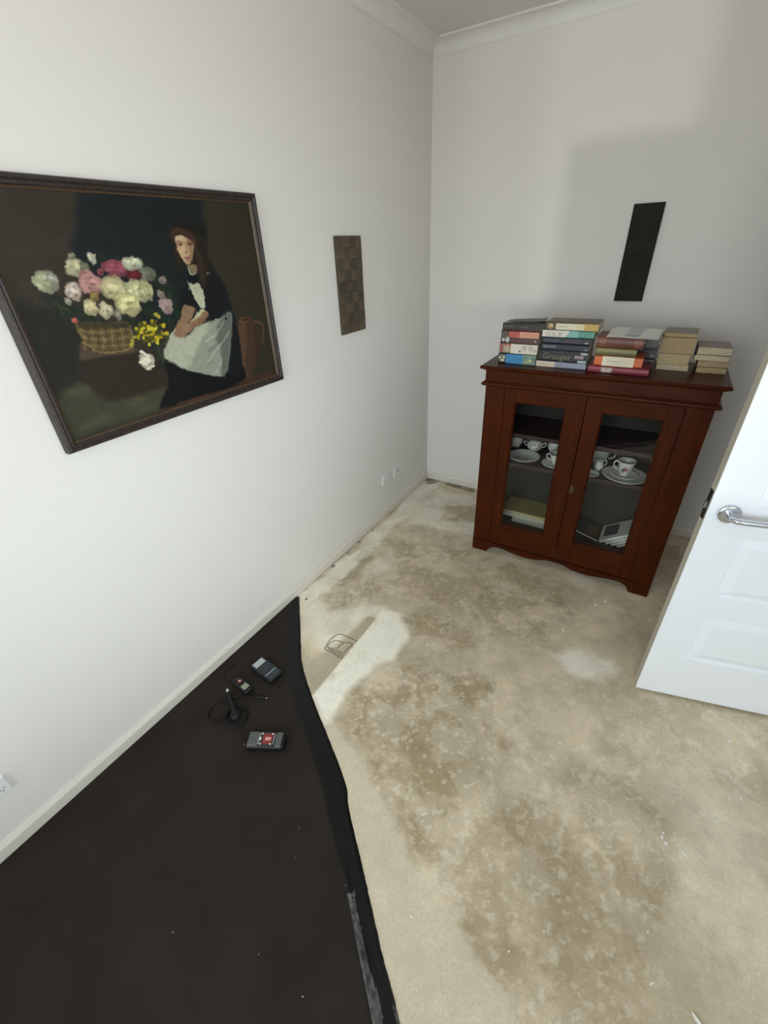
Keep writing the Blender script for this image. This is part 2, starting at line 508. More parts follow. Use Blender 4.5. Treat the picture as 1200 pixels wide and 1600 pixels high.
# crumbled fixing holes along the skirting
M_HOLE = mat('broken_concrete', (0.30, 0.26, 0.20), 0.95, var=.5, vscale=90)
rnd = random.Random(5)
for (x, y, r) in HOLES:
    bm = bmesh.new()
    prev = None
    ring_o, ring_i = [], []
    for k in range(11):
        a = 2 * PI * k / 11
        q = .65 * r * (0.7 + .6 * rnd.random())
        ring_o.append(bm.verts.new((q * math.cos(a) * 1.0, q * math.sin(a) * 1.5, 0.0008)))
        ring_i.append(bm.verts.new((.6 * q * math.cos(a), .6 * q * math.sin(a) * 1.5, 0.004 * rnd.random() + .001)))
    for k in range(11):
        bm.faces.new((ring_o[k], ring_o[(k + 1) % 11], ring_i[(k + 1) % 11], ring_i[k]))
    bm.faces.new(ring_i)
    new_obj('fixing_hole', bm, M_HOLE, floor, loc=(max(x, .028), y, 0))

# ------------------------------------------------------------------ walls, ceiling
T = 0.12
struct(boxobj('wall_left', (-T, 0, RY - T, T, 0, RZ), M_WALL))
struct(boxobj('wall_back', (0, RX, 0, T, 0, RZ), M_WALL))
struct(boxobj('ceiling', (-T, RX + T, RY - T, T, RZ, RZ + 0.1), M_CEIL))
DY0, DY1, DZ = -1.262, -0.405, 2.075         # doorway in the right wall
bm = bmesh.new()
for d in [(RY - T, WY0, 0, RZ), (WY0, WY1, 0, WZ0), (WY0, WY1, WZ1, RZ), (WY1, DY0, 0, RZ), (DY0, DY1, DZ, RZ), (DY1, T, 0, RZ)]:
    box(bm, RX, RX + T, *d)
struct(new_obj('wall_right', bm, M_WALL))
bm = bmesh.new()
for d in [(0, VX0, 0, RZ), (VX0, VX1, 0, VZ0), (VX0, VX1, VZ1, RZ), (VX1, RX, 0, RZ)]:
    box(bm, d[0], d[1], RY - T, RY, d[2], d[3])
struct(new_obj('wall_rear', bm, M_WALL))
# unseen passage outside the doorway, added to stop sky light leaking in
bm = bmesh.new()
box(bm, RX + T + 1.0, RX + T + 1.1, -2.0, 0.4, -0.02, RZ)
box(bm, RX + T, RX + T + 1.1, 0.3, 0.4, -0.02, RZ)
box(bm, RX + T, RX + T + 1.1, -2.1, -2.0, -0.02, RZ)
struct(new_obj('wall_added_passage', bm, M_WALL))
struct(boxobj('floor_added_passage', (RX, RX + T + 1.1, -2.1, 0.4, -0.05, -0.001), mat('passage_concrete', (.40, .36, .29), .7, var=.2, vscale=6)))
struct(boxobj('ceiling_added_passage', (RX + T, RX + T + 1.1, -2.1, 0.4, RZ, RZ + .05), M_CEIL))

# cove cornices (quarter hollow)
def cove():
    pts = [(0, 2.628), (0.004, 2.628), (0.004, 2.634)]
    for k in range(9):
        a = PI / 2 * k / 8
        pts.append((0.062 - 0.056 * math.cos(a), 2.634 + 0.048 * math.sin(a)))
    pts += [(0.068, 2.684), (0.068, RZ), (0, RZ)]
    return pts
M_CORN = mat('cornice_plaster', (0.80, 0.79, 0.76), 0.8)
bm = bmesh.new(); prism(bm, [(x, z) for x, z in cove()], 'y', RY, 0)
struct(new_obj('trim_1', bm, M_CORN), 'cove cornice along the left wall')
bm = bmesh.new(); prism(bm, [(-x, z) for x, z in cove()], 'x', 0, RX)
struct(new_obj('trim_2', bm, M_CORN), 'cove cornice along the back wall')
bm = bmesh.new(); prism(bm, [(RX - x, z) for x, z in cove()], 'y', RY, 0)
struct(new_obj('trim_3', bm, M_CORN), 'cove cornice along the right wall')
bm = bmesh.new(); prism(bm, [(RY + x, z) for x, z in cove()], 'x', 0, RX)
struct(new_obj('trim_4', bm, M_CORN), 'cove cornice along the rear wall')

# skirting boards with a splayed top
SKP = [(0, 0.004), (0.014, 0.004), (0.014, 0.050), (0.006, 0.066), (0, 0.066)]
bm = bmesh.new(); prism(bm, SKP, 'y', RY, 0)
struct(new_obj('baseboard_left', bm, M_TRIM))
bm = bmesh.new(); prism(bm, [(-x, z) for x, z in SKP], 'x', 0.014, RX)
struct(new_obj('baseboard_back', bm, M_TRIM))
bm = bmesh.new(); prism(bm, [(RX - x, z) for x, z in SKP], 'y', RY, DY0 - .06)
prism(bm, [(RX - x, z) for x, z in SKP], 'y', DY1 + .06, -0.014)
struct(new_obj('baseboard_right', bm, M_TRIM))
bm = bmesh.new(); prism(bm, [(RY + x, z) for x, z in SKP], 'x', 0.014, RX - 0.014)
struct(new_obj('baseboard_rear', bm, M_TRIM))

# window beside the viewer, and one added behind for fill light
M_ALU = mat('white_window_frame', (0.75, 0.75, 0.74), 0.4)
M_WGLASS = glass_mat('window_glass', (0.97, 0.985, 0.98), 0.9)
w = struct(empty('window_1', (RX + T / 2, (WY0 + WY1) / 2, WZ0)))
hw, hh = (WY1 - WY0) / 2, WZ1 - WZ0
for d in [(-hw, hw, 0, .045), (-hw, hw, hh - .045, hh), (-hw, -hw + .045, .045, hh - .045), (hw - .045, hw, .045, hh - .045), (-hw + .256, -hw + .30, .045, hh - .045)]:
    boxobj('window_frame', (-.03, .03, *d), M_ALU, w, .003)
for y0_, y1_ in ((-hw + .045, -hw + .256), (-hw + .30, hw - .045)):
    boxobj('pane', (-.003, .003, y0_, y1_, .045, hh - .045), M_WGLASS, w)
boxobj('window_sill', (-T / 2 - .03, -.03, -hw - .03, hw + .03, -.022, 0), M_TRIM, w, .003)
w = struct(empty('window_rear_fill', ((VX0 + VX1) / 2, RY - T / 2, VZ0)))
hw, hh = (VX1 - VX0) / 2, VZ1 - VZ0
for d in [(-hw, hw, 0, .045), (-hw, hw, hh - .045, hh), (-hw, -hw + .045, .045, hh - .045), (hw - .045, hw, .045, hh - .045), (-.022, .022, .045, hh - .045)]:
    boxobj('window_frame', (d[0], d[1], -.03, .03, d[2], d[3]), M_ALU, w, .003)
for s in (-1, 1):
    boxobj('pane', (min(s * .022, s * (hw - .045)), max(s * .022, s * (hw - .045)), -.003, .003, .045, hh - .045), M_WGLASS, w)
boxobj('window_sill', (-hw - .03, hw + .03, .03, T / 2 + .03, -.022, 0), M_TRIM, w, .003)

# ------------------------------------------------------------------ door, standing open into the room
fr = struct(empty('trim_5', (RX, DY0, 0)), 'white door frame with architraves')
DW = DY1 - DY0
for d in [(-.012, T + .012, 0, .018, 0, DZ), (-.012, T + .012, DW - .018, DW, 0, DZ), (-.012, T + .012, 0.018, DW - .018, DZ - .018, DZ)]:
    boxobj('jamb', d, M_TRIM, fr, .002)
for d in [(-.016, 0, -.055, .004, 0, DZ + .05), (-.016, 0, DW - .004, DW + .055, 0, DZ + .05), (-.016, 0, .004, DW - .004, DZ - .004, DZ + .05)]:
    boxobj('architrave', d, M_TRIM, fr, .003)

door = struct(empty('door_1', (1.7634, -1.4473, 0.014), (0, 0, math.atan2(0.24, 0.9707))))
door['label'] = 'white panelled door standing open beside the cabinet'
LW, LH, LT = 0.82, 2.04, 0.036
PX0, PX1 = 0.128, 0.692
ROWS = [(0.228, 0.462), (0.566, 0.828), (0.950, 1.215), (1.335, 1.600), (1.715, 1.90)]
bm = bmesh.new()
def quad(bm, *c):
    return bm.faces.new([bm.verts.new(v) for v in c])
def face_skin(bm, y, s):
    """front (s=-1) or back (s=+1) skin with stepped recesses for the panels"""
    quad(bm, (0, y, 0), (PX0, y, 0), (PX0, y, LH), (0, y, LH))
    quad(bm, (PX1, y, 0), (LW, y, 0), (LW, y, LH), (PX1, y, LH))
    zs = [0] + [v for r in ROWS for v in r] + [LH]
    for a, c in zip(zs[0::2], zs[1::2]):
        quad(bm, (PX0, y, a), (PX1, y, a), (PX1, y, c), (PX0, y, c))
    g = 0.011
    for a, c in ROWS:
        o4 = [(PX0, a), (PX1, a), (PX1, c), (PX0, c)]
        i4 = [(PX0 + .007, a + .007), (PX1 - .007, a + .007), (PX1 - .007, c - .007), (PX0 + .007, c - .007)]
        for k in range(4):
            l = (k + 1) % 4
            quad(bm, (o4[k][0], y, o4[k][1]), (o4[l][0], y, o4[l][1]), (i4[l][0], y - s * g, i4[l][1]), (i4[k][0], y - s * g, i4[k][1]))
face_skin(bm, 0, -1)
face_skin(bm, LT, 1)
quad(bm, (LW, 0, 0), (LW, LT, 0), (LW, LT, LH), (LW, 0, LH))
quad(bm, (0, 0, 0), (0, LT, 0), (LW, LT, 0), (LW, 0, 0))
quad(bm, (0, 0, LH), (0, LT, LH), (LW, LT, LH), (LW, 0, LH))
bmesh.ops.remove_doubles(bm, verts=bm.verts, dist=1e-5)
new_obj('door_leaf', bm, M_DOOR, door)
boxobj('latch_edge', (-.0015, 0.0, 0.0005, LT, 0, LH), M_DOOREDGE, door)
for y, s in ((0, -1), (LT, 1)):
    for a, c in ROWS:
        bm = bmesh.new()
        q0 = (PX0 + .007, PX1 - .007, a + .007, c - .007)
        q1 = (PX0 + .040, PX1 - .040, a + .036, c - .036)
        r0 = [(q0[0], q0[2]), (q0[1], q0[2]), (q0[1], q0[3]), (q0[0], q0[3])]
        r1 = [(q1[0], q1[2]), (q1[1], q1[2]), (q1[1], q1[3]), (q1[0], q1[3])]
        v0 = [bm.verts.new((p[0], y - s * .011, p[1])) for p in r0]
        v1 = [bm.verts.new((p[0], y - s * .001, p[1])) for p in r1]
        for k in range(4):
            bm.faces.new((v0[k], v0[(k + 1) % 4], v1[(k + 1) % 4], v1[k]))
        bm.faces.new(v1)
        new_obj('panel', bm, M_DOOR, door)
# lever handles on both faces
for y, s in ((0, -1), (LT, 1)):
    hd = empty('door_handle', (0.062, y, 0.921))
    hd.parent = door
    bm = bmesh.new()
    lathe(bm, [(0, 0.011), (0.027, 0.010), (0.0318, 0.0088), (0.0338, 0.006), (0.0342, 0)], 36)
    bmesh.ops.rotate(bm, verts=bm.verts, cent=(0, 0, 0), matrix=Matrix.Rotation(-s * PI / 2, 3, 'X'))
    new_obj('rose', bm, M_CHROME, hd, smooth=True)
    bm = bmesh.new()
    pts = catmull([(0, s * .008, 0), (0, s * .034, 0), (0.004, s * .045, 0), (0.018, s * .050, 0), (0.06, s * .050, -0.001), (0.118, s * .049, -.002)], 7)
    tube(bm, pts, 0.0100, 16)
    new_obj('lever', bm, M_CHROME, hd, smooth=True)
    hd['label'] = 'satin chrome lever handle on a round rose'
bm = bmesh.new()
box(bm, -.004, -.0014, .006, LT - .006, .885, .995, .0008)
pl = new_obj('latch_plate', bm, mat('dark_bronze', (0.045, 0.035, 0.028), 0.45, metal=.6), door)
bm = bmesh.new()
prism(bm, [(-.012, .012), (-.004, .009), (-.004, .027), (-.008, .027)], 'z', .928, .952)
new_obj('latch_bolt', bm, M_CHROME, pl)
for z in (0.22, 1.02, 1.80):
    bm = bmesh.new()
    lathe(bm, [(0, 0), (.006, 0), (.006, .1), (0, .1)], 12, LW + .006, LT * 0.1)
    new_obj('hinge', bm, M_CHROME, door, loc=(0, 0, z))

# ------------------------------------------------------------------ mahogany cabinet
CX, CY, CR = 0.737, -0.777, 0.0138
cab = tag(empty('display_cabinet', (CX, CY, 0), (0, 0, CR)), 'dark mahogany cabinet with two glazed doors and a scalloped base', 'cabinet')
BX0, BX1, BD = -0.008, 1.022, 0.40
for x0, x1 in ((BX0, BX0 + .022), (BX1 - .022, BX1)):
    boxobj('side_panel', (x0, x1, 0.020, BD, 0, 1.095), M_WOOD, cab, .001)
boxobj('back_panel', (BX0 + .022, BX1 - .022, BD - .012, BD - .002, 0.05, 1.09), M_BACK, cab)
boxobj('bottom_board', (BX0 + .022, BX1 - .022, 0.024, BD - .012, 0.143, 0.163), M_WOODIN, cab)
for z in (0.607, 0.788):
    boxobj('shelf', (BX0 + .022, BX1 - .022, 0.052, BD - .012, z, z + .024), M_WOODIN, cab, .003, 2)
for x0, x1 in ((BX0, 0.098), (0.916, BX1)):
    boxobj('stile', (x0, x1, 0.0, 0.020, 0.078, 1.095), M_WOOD, cab, .0015)
boxobj('top_rail', (0.098, 0.916, 0.0, 0.020, 1.080, 1.095), M_WOODH, cab)
# scalloped apron
half = [(BX0, 0), (0.088, 0), (0.094, 0.010), (0.098, 0.024), (0.112, 0.040), (0.135, 0.050), (0.170, 0.053), (0.215, 0.049), (0.255, 0.041),
        (0.300, 0.035), (0.350, 0.034), (0.400, 0.040), (0.430, 0.050), (0.455, 0.058), (0.480, 0.061), (0.507, 0.060)]
prof = half + [(1.014 - x, z) for x, z in reversed(half[:-1])]
bm = bmesh.new()
up = [(x, 0.078) for x, z in prof]
va = [[bm.verts.new((x, y, z)) for x, z in prof] for y in (-.004, .020)]
vb = [[bm.verts.new((x, y, z)) for x, z in up] for y in (-.004, .020)]
for i in range(len(prof) - 1):
    bm.faces.new((va[0][i], va[0][i + 1], vb[0][i + 1], vb[0][i]))
    bm.faces.new((va[1][i], va[1][i + 1], vb[1][i + 1], vb[1][i]))
    bm.faces.new((va[0][i], va[1][i], va[1][i + 1], va[0][i + 1]))
    bm.faces.new((vb[0][i], vb[1][i], vb[1][i + 1], vb[0][i + 1]))
for i in (0, -1):
    bm.faces.new((va[0][i], va[1][i], vb[1][i], vb[0][i]))
new_obj('apron', bm, M_WOODH, cab)

def moulding(name, prof, zb):
    """moulded band round front and two sides; prof = [(overhang, z)]"""
    bm = bmesh.new()
    path = lambda ov: [(BX0 - ov, BD), (BX0 - ov, -ov), (BX1 + ov, -ov), (BX1 + ov, BD)]
    rows = [[bm.verts.new((x, y, z)) for x, y in path(ov)] for ov, z in prof]
    for a, b_ in zip(rows, rows[1:]):
        for i in range(3):
            bm.faces.new((a[i], a[i + 1], b_[i + 1], b_[i]))
    bm.faces.new(rows[0]); bm.faces.new(rows[-1])
    for i in (0, 3):
        bm.faces.new([r[i] for r in rows] ) if len(rows) > 2 else None
    return new_obj(name, bm, M_WOODH, cab)
moulding('frieze', [(.002, 1.090), (.004, 1.094), (.004, 1.160), (.002, 1.166)], 0)
moulding('bead_moulding', [(.004, 1.078), (.012, 1.080), (.019, 1.085), (.021, 1.090), (.019, 1.096), (.012, 1.099), (.008, 1.104), (.003, 1.106)], 0)
moulding('cabinet_top', [(.008, 1.160), (.014, 1.163), (.017, 1.167), (.026, 1.169), (.030, 1.173), (.031, 1.178), (.029, 1.183), (.024, 1.186)], 0)
TOPZ = 1.1862

GL = glass_mat('cabinet_glass', (0.95, 0.96, 0.95), 0.45)
def cab_door(x0, x1, g0, g1, lock):
    d = empty('door', (x0, 0, 0))
    d.parent = cab
    z0, z1, gz0, gz1 = 0.084, 1.078, 0.226, 1.004
    W = x1 - x0; a = g0 - x0; c = g1 - x0
    yf, yb = -.002, .019
    boxobj('door_stile', (0, a, yf, yb, z0, z1), M_WOOD, d, .0015)
    boxobj('door_stile', (c, W, yf, yb, z0, z1), M_WOOD, d, .0015)
    boxobj('door_rail', (a, c, yf + .0005, yb, z0, gz0), M_WOODH, d, .001)
    boxobj('door_rail', (a, c, yf + .0005, yb, gz1, z1), M_WOODH, d, .001)
    # small chamfered glazing bead inside the frame
    bm = bmesh.new()
    o4 = [(a, gz0), (c, gz0), (c, gz1), (a, gz1)]
    i4 = [(a + .006, gz0 + .006), (c - .006, gz0 + .006), (c - .006, gz1 - .006), (a + .006, gz1 - .006)]
    for k in range(4):
        l = (k + 1) % 4
        quad(bm, (o4[k][0], yf + .003, o4[k][1]), (o4[l][0], yf + .003, o4[l][1]), (i4[l][0], yf + .010, i4[l][1]), (i4[k][0], yf + .010, i4[k][1]))
        quad(bm, (i4[k][0], yf + .010, i4[k][1]), (i4[l][0], yf + .010, i4[l][1]), (i4[l][0], yb, i4[l][1]), (i4[k][0], yb, i4[k][1]))
    new_obj('glazing_bead', bm, M_WOOD, d)
    boxobj('glass_pane', (a + .004, c - .004, yf + .0115, yf + .0135, gz0 + .004, gz1 - .004), GL, d)
    if lock:
        bm = bmesh.new()
        pts = [(.011 * math.cos(t), .024 * math.sin(t)) for t in [2 * PI * k / 20 for k in range(20)]]
        prism(bm, [(x + .012, z + .566) for x, z in pts], 'y', yf - .0012, yf)
        new_obj('keyhole_plate', bm, mat('aged_brass', (0.10, 0.065, 0.03), .45, metal=.7), d)
    return d
cab_door(0.100, 0.5050, 0.157, 0.418, False)
cab_door(0.5085, 0.914, 0.584, 0.852, True)
bm = bmesh.new()
lathe(bm, [(.0035, -.002), (.0035, .003), (.0015, .003), (.0015, -.002)], 12)
new_obj('key_barrel', bm, mat('aged_brass', (0, 0, 0)), cab, loc=(.5205, -.004, .570), rot=(PI / 2, 0, 0))

# ------------------------------------------------------------------ books
def text_mesh(txt, size):
    cu = bpy.data.curves.new('lettering', 'FONT')
    cu.body = txt
    cu.size = size
    cu.align_x = 'LEFT'
    cu.align_y = 'CENTER'
    cu.extrude = 0.0
    t = bpy.data.objects.new('lettering', cu)
    COL.objects.link(t)
    dg = bpy.context.evaluated_depsgraph_get()
    me = bpy.data.meshes.new_from_object(t.evaluated_get(dg))
    bpy.data.objects.remove(t, do_unlink=True)
    return me

CN = [0]
def cmat(rgb, rough=0.45, gain=1.0, var=0.0):
    c = tuple(min(1, x * gain) for x in lin(rgb))
    return mat('cover_%d_%d_%d_%d' % (*rgb, int(rough * 100)), c, rough, var=var, vscale=60)

def book(label, x0, x1, yf, D, z0, z1, cover, bands=(), pages=M_PAGES, bulge=0.0, rot=0.0, letters=(), cat='book', group=None, top=None, ends=False, name='book', boards=.0022, tilt=0.0):
    """spine towards the viewer (-y), length along x; bands = (u0,u1,v0,v1,rgb) printed blocks on the spine"""
    L, Tk = x1 - x0, z1 - z0 - 0.0006
    r = empty(name, ((x0 + x1) / 2, yf, z0 + 0.0003), (0, tilt, rot))
    tag(r, label, cat, group)
    t = boards
    cv = cmat(cover)
    # cover: U-shaped section extruded along x
    n = 8
    outer = [(D, 0), (0.002, 0)] + [(-bulge * math.sin(PI * k / n) + (0.0), Tk * k / n) for k in range(1, n)] + [(0.002, Tk), (D, Tk)]
    inner = [(D, Tk - t), (t * 1.6, Tk - t), (t * 1.6, t), (D, t)]
    bm = bmesh.new()
    pts = outer + inner
    def strip(a):
        return [bm.verts.new((a, p[0], p[1])) for p in pts]
    A, B = strip(-L / 2), strip(L / 2)
    N = len(pts)
    for i in range(N):
        bm.faces.new((A[i], B[i], B[(i + 1) % N], A[(i + 1) % N]))
    no = len(outer)
    for S in (A, B):
        # end caps: bottom board, spine, top board
        bm.faces.new((S[0], S[1], S[no + 2], S[no + 3]))
        bm.faces.new([S[1]] + S[2:no - 2] + [S[no - 2], S[no + 1], S[no + 2]])
        bm.faces.new((S[no - 2], S[no - 1], S[no], S[no + 1]))
    new_obj('cover', bm, cv, r)
    bm = bmesh.new()
    ins = .0035 if bulge > 0 or boards > .002 else .001
    box(bm, -L / 2 + ins, L / 2 - ins, t * 1.6, D - ins, t, Tk - t)
    new_obj('pages', bm, pages, r)
    for (u0, u1, v0, v1, rgb) in bands:
        bm = bmesh.new()
        k = 6
        prev = None
        for i in range(k + 1):
            v = v0 + (v1 - v0) * i / k
            y = -bulge * math.sin(PI * v) - .0006
            pr = (bm.verts.new((-L / 2 + u0 * L, y, v * Tk)), bm.verts.new((-L / 2 + u1 * L, y, v * Tk)))
            if prev:
                bm.faces.new((prev[0], prev[1], pr[1], pr[0]))
            prev = pr
        new_obj('spine_print', bm, cmat(rgb), r)
    for (txt, u, v, size, rgb) in letters:
        if txt.startswith('#'):      # unreadable print: rows of small strokes
            bm = bmesh.new()
            rr = random.Random(len(txt) * 7 + int(u * 100))
            x = -L / 2 + u * L
            for ch in txt[1:]:
                wch = size * (.35 + .3 * rr.random())
                if ch != ' ':
                    hz = size * (.55 + .3 * rr.random()) / 2
                    for dx in (0, wch * .6):
                        quad(bm, (x + dx, -bulge - .0009, v * Tk - hz), (x + dx + wch * .25, -bulge - .0009, v * Tk - hz), (x + dx + wch * .25, -bulge - .0009, v * Tk + hz), (x + dx, -bulge - .0009, v * Tk + hz))
                    zz = v * Tk + hz * (1 if rr.random() > .5 else -.2)
                    quad(bm, (x, -bulge - .0009, zz - size * .06), (x + wch * .8, -bulge - .0009, zz - size * .06), (x + wch * .8, -bulge - .0009, zz + size * .06), (x, -bulge - .0009, zz + size * .06))
                x += wch * 1.15
            new_obj('lettering', bm, cmat(rgb), r)
        else:
            mesh_obj('lettering', text_mesh(txt, size), cmat(rgb), r, loc=(-L / 2 + u * L, -bulge - .0010, v * Tk), rot=(PI / 2, 0, 0))
    if top:
        bm = bmesh.new()
        box(bm, -L / 2 + .004, L / 2 - .004, .004, D - .004, Tk, Tk + .0005)
        new_obj('cover_print', bm, cmat(top), r)
    return r

def discs(bm, pts, L, Tk, off=-.0011):
    for (u, v, rx, rz) in pts:
        c = [bm.verts.new((-L / 2 + u * L + rx * math.cos(2 * PI * k / 14), off, v * Tk + rz * math.sin(2 * PI * k / 14))) for k in range(14)]
        bm.faces.new(c)

def spine_blobs(bk, L, Tk, groups):
    for k, (rgb, pts) in enumerate(groups):
        bm = bmesh.new()
        discs(bm, pts, L, Tk, -.0010 - .0003 * k)
        new_obj('spine_picture', bm, cmat(rgb), bk)

Z = TOPZ + .0003
G1 = 'paperbacks stacked on the cabinet, leftmost stack'
bk = book('paperback with bright blue spine, bottom of the leftmost stack', .764, .958, -.716, .130, Z, 1.237, (58, 62, 58),
     bands=[(.20, .66, .03, .97, (56, 128, 176)), (.66, .99, .03, .97, (122, 148, 132))], group=G1, boards=.0006)
spine_blobs(bk, .194, .05, [((196, 196, 168), [(.07, .62, .010, .006), (.11, .30, .012, .007), (.15, .62, .006, .010), (.03, .5, .006, .004)]), ((120, 120, 80), [(.10, .72, .007, .010)]), ((205, 205, 140), [(.86, .45, .008, .007), (.78, .30, .005, .005)]), ((92, 124, 104), [(.72, .7, .012, .006), (.93, .62, .010, .008)])])
bk = book('paperback with white spine and red end, second from bottom, leftmost stack', .765, .961, -.715, .131, 1.2375, 1.2870, (150, 138, 116),
     bands=[(.0, .09, .03, .97, (156, 84, 80)), (.13, .30, .50, .97, (170, 92, 72)), (.30, .99, .03, .97, (214, 208, 192))], group=G1, boards=.0006)
spine_blobs(bk, .196, .05, [((176, 158, 134), [(.20, .45, .016, .020)]), ((186, 180, 158), [(.66, .6, .014, .014), (.82, .6, .012, .012), (.92, .4, .010, .010)]), ((96, 92, 80), [(.55, .27, .005, .006)])])
bk = book('paperback with coral and brown banded spine, middle of the leftmost stack', .767, .964, -.714, .130, 1.2875, 1.3500, (66, 46, 40),
     bands=[(.20, .48, .46, .93, (178, 82, 70)), (.48, .97, .46, .93, (206, 146, 122)), (.28, .99, .03, .44, (84, 52, 48))], group=G1, boards=.0006)
spine_blobs(bk, .197, .062, [((84, 76, 66), [(.10, .55, .018, .026)]), ((176, 178, 170), [(.18, .26, .011, .014), (.07, .24, .008, .010)]), ((200, 190, 176), [(.90, .24, .004, .004)])])
bk = book('black spined paperback with red lower edge, topmost of the leftmost stack', .770, .968, -.713, .130, 1.3505, 1.3835, (44, 40, 38),
     bands=[(.0, 1., .0, .10, (112, 34, 30))], letters=[('#abcde fghijk', .04, .52, .007, (150, 140, 120)), ('#ab cdefghi', .46, .52, .007, (130, 118, 100))], group=G1, boards=.0008, top=(112, 110, 108))
lf = tag(boxobj('booklet', (-.085, .085, 0, .10, 0, .002), cmat((52, 50, 46)), loc=(.885, -.690, 1.3845), rot=(0, -.05, .10)), 'thin dark booklet with a lifted corner on the leftmost stack', 'booklet')
bm = bmesh.new(); box(bm, -.02, .075, .006, .095, -.0012, -.0002)
new_obj('pages', bm, M_PAPER, lf)
lf.location.z = 1.3895

G2 = 'books stacked on the cabinet, second stack from left'
book('pale book with cream and blue-grey spine, bottom of the second stack', .963, 1.201, -.717, .150, Z, 1.2150, (140, 146, 162),
     bands=[(.0, .385, .03, .97, (212, 198, 178)), (.385, .60, .03, .97, (142, 142, 156))], letters=[('#abcdefghijklm', .05, .5, .008, (186, 168, 150))], group=G2, boards=.0007)
bk = book('thick black book with ornate gold lettering on the spine, second stack', .970, 1.199, -.716, .151, 1.2155, 1.2675, (24, 27, 28),
     bands=[(.75, .93, .38, .66, (150, 128, 134)), (.82, .99, .02, .24, (160, 166, 178)), (.86, .99, .74, .96, (150, 154, 166))],
     letters=[('Granger', .09, .45, .040, (120, 112, 84)), ('#abc defg', .30, .86, .010, (92, 86, 66))], group=G2, boards=.002)
book('navy paperback with white capital lettering, lower of two navy spines', .978, 1.199, -.716, .140, 1.2680, 1.2990, (27, 33, 46),
     letters=[('#TRGNRNDR', .04, .55, .015, (150, 156, 160)), ('#abcdefgh ij', .46, .5, .007, (52, 58, 70))], bands=[(.90, .97, .2, .5, (86, 92, 104))], group=G2, boards=.0007)
book('navy paperback with grey and red lettering, upper of two navy spines', .977, 1.200, -.716, .140, 1.2995, 1.3290, (29, 36, 48),
     letters=[('#abcdefg hijklm', .04, .5, .009, (104, 112, 120)), ('#abc defghij', .48, .46, .009, (128, 66, 64))], bands=[(.89, .96, .2, .42, (150, 152, 156))], group=G2, boards=.0007)
bk = book('paperback with white and teal spine, second from top of the second stack', .973, 1.211, -.715, .140, 1.3295, 1.3610, (84, 142, 124),
     bands=[(.0, .52, .02, .98, (218, 210, 196)), (.52, .70, .02, .98, (120, 172, 162))], group=G2, boards=.0007)
bm = bmesh.new()
for u in (.10, .16, .22, .26, .31, .35):
    s = 1 if int(u * 100) % 2 else -1
    x = -.119 + u * .238
    quad(bm, (x, -.0012, .004), (x + .003, -.0012, .004), (x + .003 + s * .008, -.0012, .022), (x + s * .008, -.0012, .024))
new_obj('spine_picture', bm, cmat((96, 112, 108)), bk)
bm = bmesh.new()
bk2 = [(-.119 + .46 * .238, .001), (-.119 + .53 * .238, .001), (-.119 + .53 * .238, .03), (-.119 + .60 * .238, .03)]
quad(bm, (-.119 + .44 * .238, -.0010, .001), (-.119 + .54 * .238, -.0010, .001), (-.119 + .58 * .238, -.0010, .030), (-.119 + .57 * .238, -.0010, .030))
new_obj('spine_print', bm, cmat((120, 172, 162)), bk)
bk = book('thick paperback with cream and yellow spine, topmost of the second stack', .984, 1.222, -.713, .150, 1.3615, 1.3965, (92, 76, 58),
     bands=[(.20, .60, .05, .86, (214, 206, 182)), (.60, .74, .05, .86, (206, 196, 156)), (.74, 1.0, .02, .9, (182, 150, 76))], letters=[('#abcdefghijklmno', .24, .46, .006, (170, 160, 140))], group=G2, boards=.0008, top=(104, 88, 70))
spine_blobs(bk, .238, .035, [((196, 166, 120), [(.10, .45, .011, .014)]), ((150, 110, 76), [(.10, .20, .010, .006)])])

G3 = 'books stacked in the middle of the cabinet top'
bk = book('crimson hardback with a pale crest on its spine, bottom of the middle stack', 1.214, 1.470, -.738, .165, Z, 1.2165, (132, 48, 62), bulge=.004, pages=M_PAGES,
     bands=[(.22, .42, .05, .92, (150, 128, 118))], group=G3)
spine_blobs(bk, .256, .03, [((186, 172, 160), [(.28, .5, .010, .010), (.36, .5, .010, .010)])])
for q in bk.children:
    if q.name.startswith('spine_picture'):
        q.location.y = -.0045
book('white paperback with orange ends to the spine, middle stack', 1.234, 1.436, -.730, .130, 1.2170, 1.2620, (206, 96, 44),
     bands=[(.17, .83, .02, .98, (220, 208, 182))], letters=[('#abcdefghi jklmnopqr', .27, .5, .006, (168, 156, 136))], group=G3, boards=.0007)
book('olive green clothbound book, middle stack', 1.233, 1.404, -.730, .125, 1.2625, 1.2970, (104, 98, 58), bulge=.006, bands=[(.02, .98, .62, .96, (140, 132, 84))], group=G3)
book('reddish brown leather book under white papers, middle stack', 1.229, 1.424, -.731, .135, 1.2975, 1.3490, (104, 62, 48), bulge=.007,
     bands=[(.06, .20, .12, .86, (122, 78, 58)), (.80, .94, .12, .86, (124, 80, 60))], group=G3)
G3b = 'dark books behind the middle stack'
book('grey book half hidden behind the crimson hardback', 1.285, 1.474, -.565, .135, Z, 1.2250, (96, 88, 80), group=G3b)
book('black book half hidden behind the orange-ended paperback', 1.295, 1.480, -.563, .135, 1.2255, 1.2720, (26, 26, 26), group=G3b, bands=[(.86, .94, .3, .5, (120, 118, 112))])
book('grey-green book half hidden behind the brown leather book', 1.290, 1.476, -.562, .135, 1.2725, 1.3400, (84, 84, 74), group=G3b)
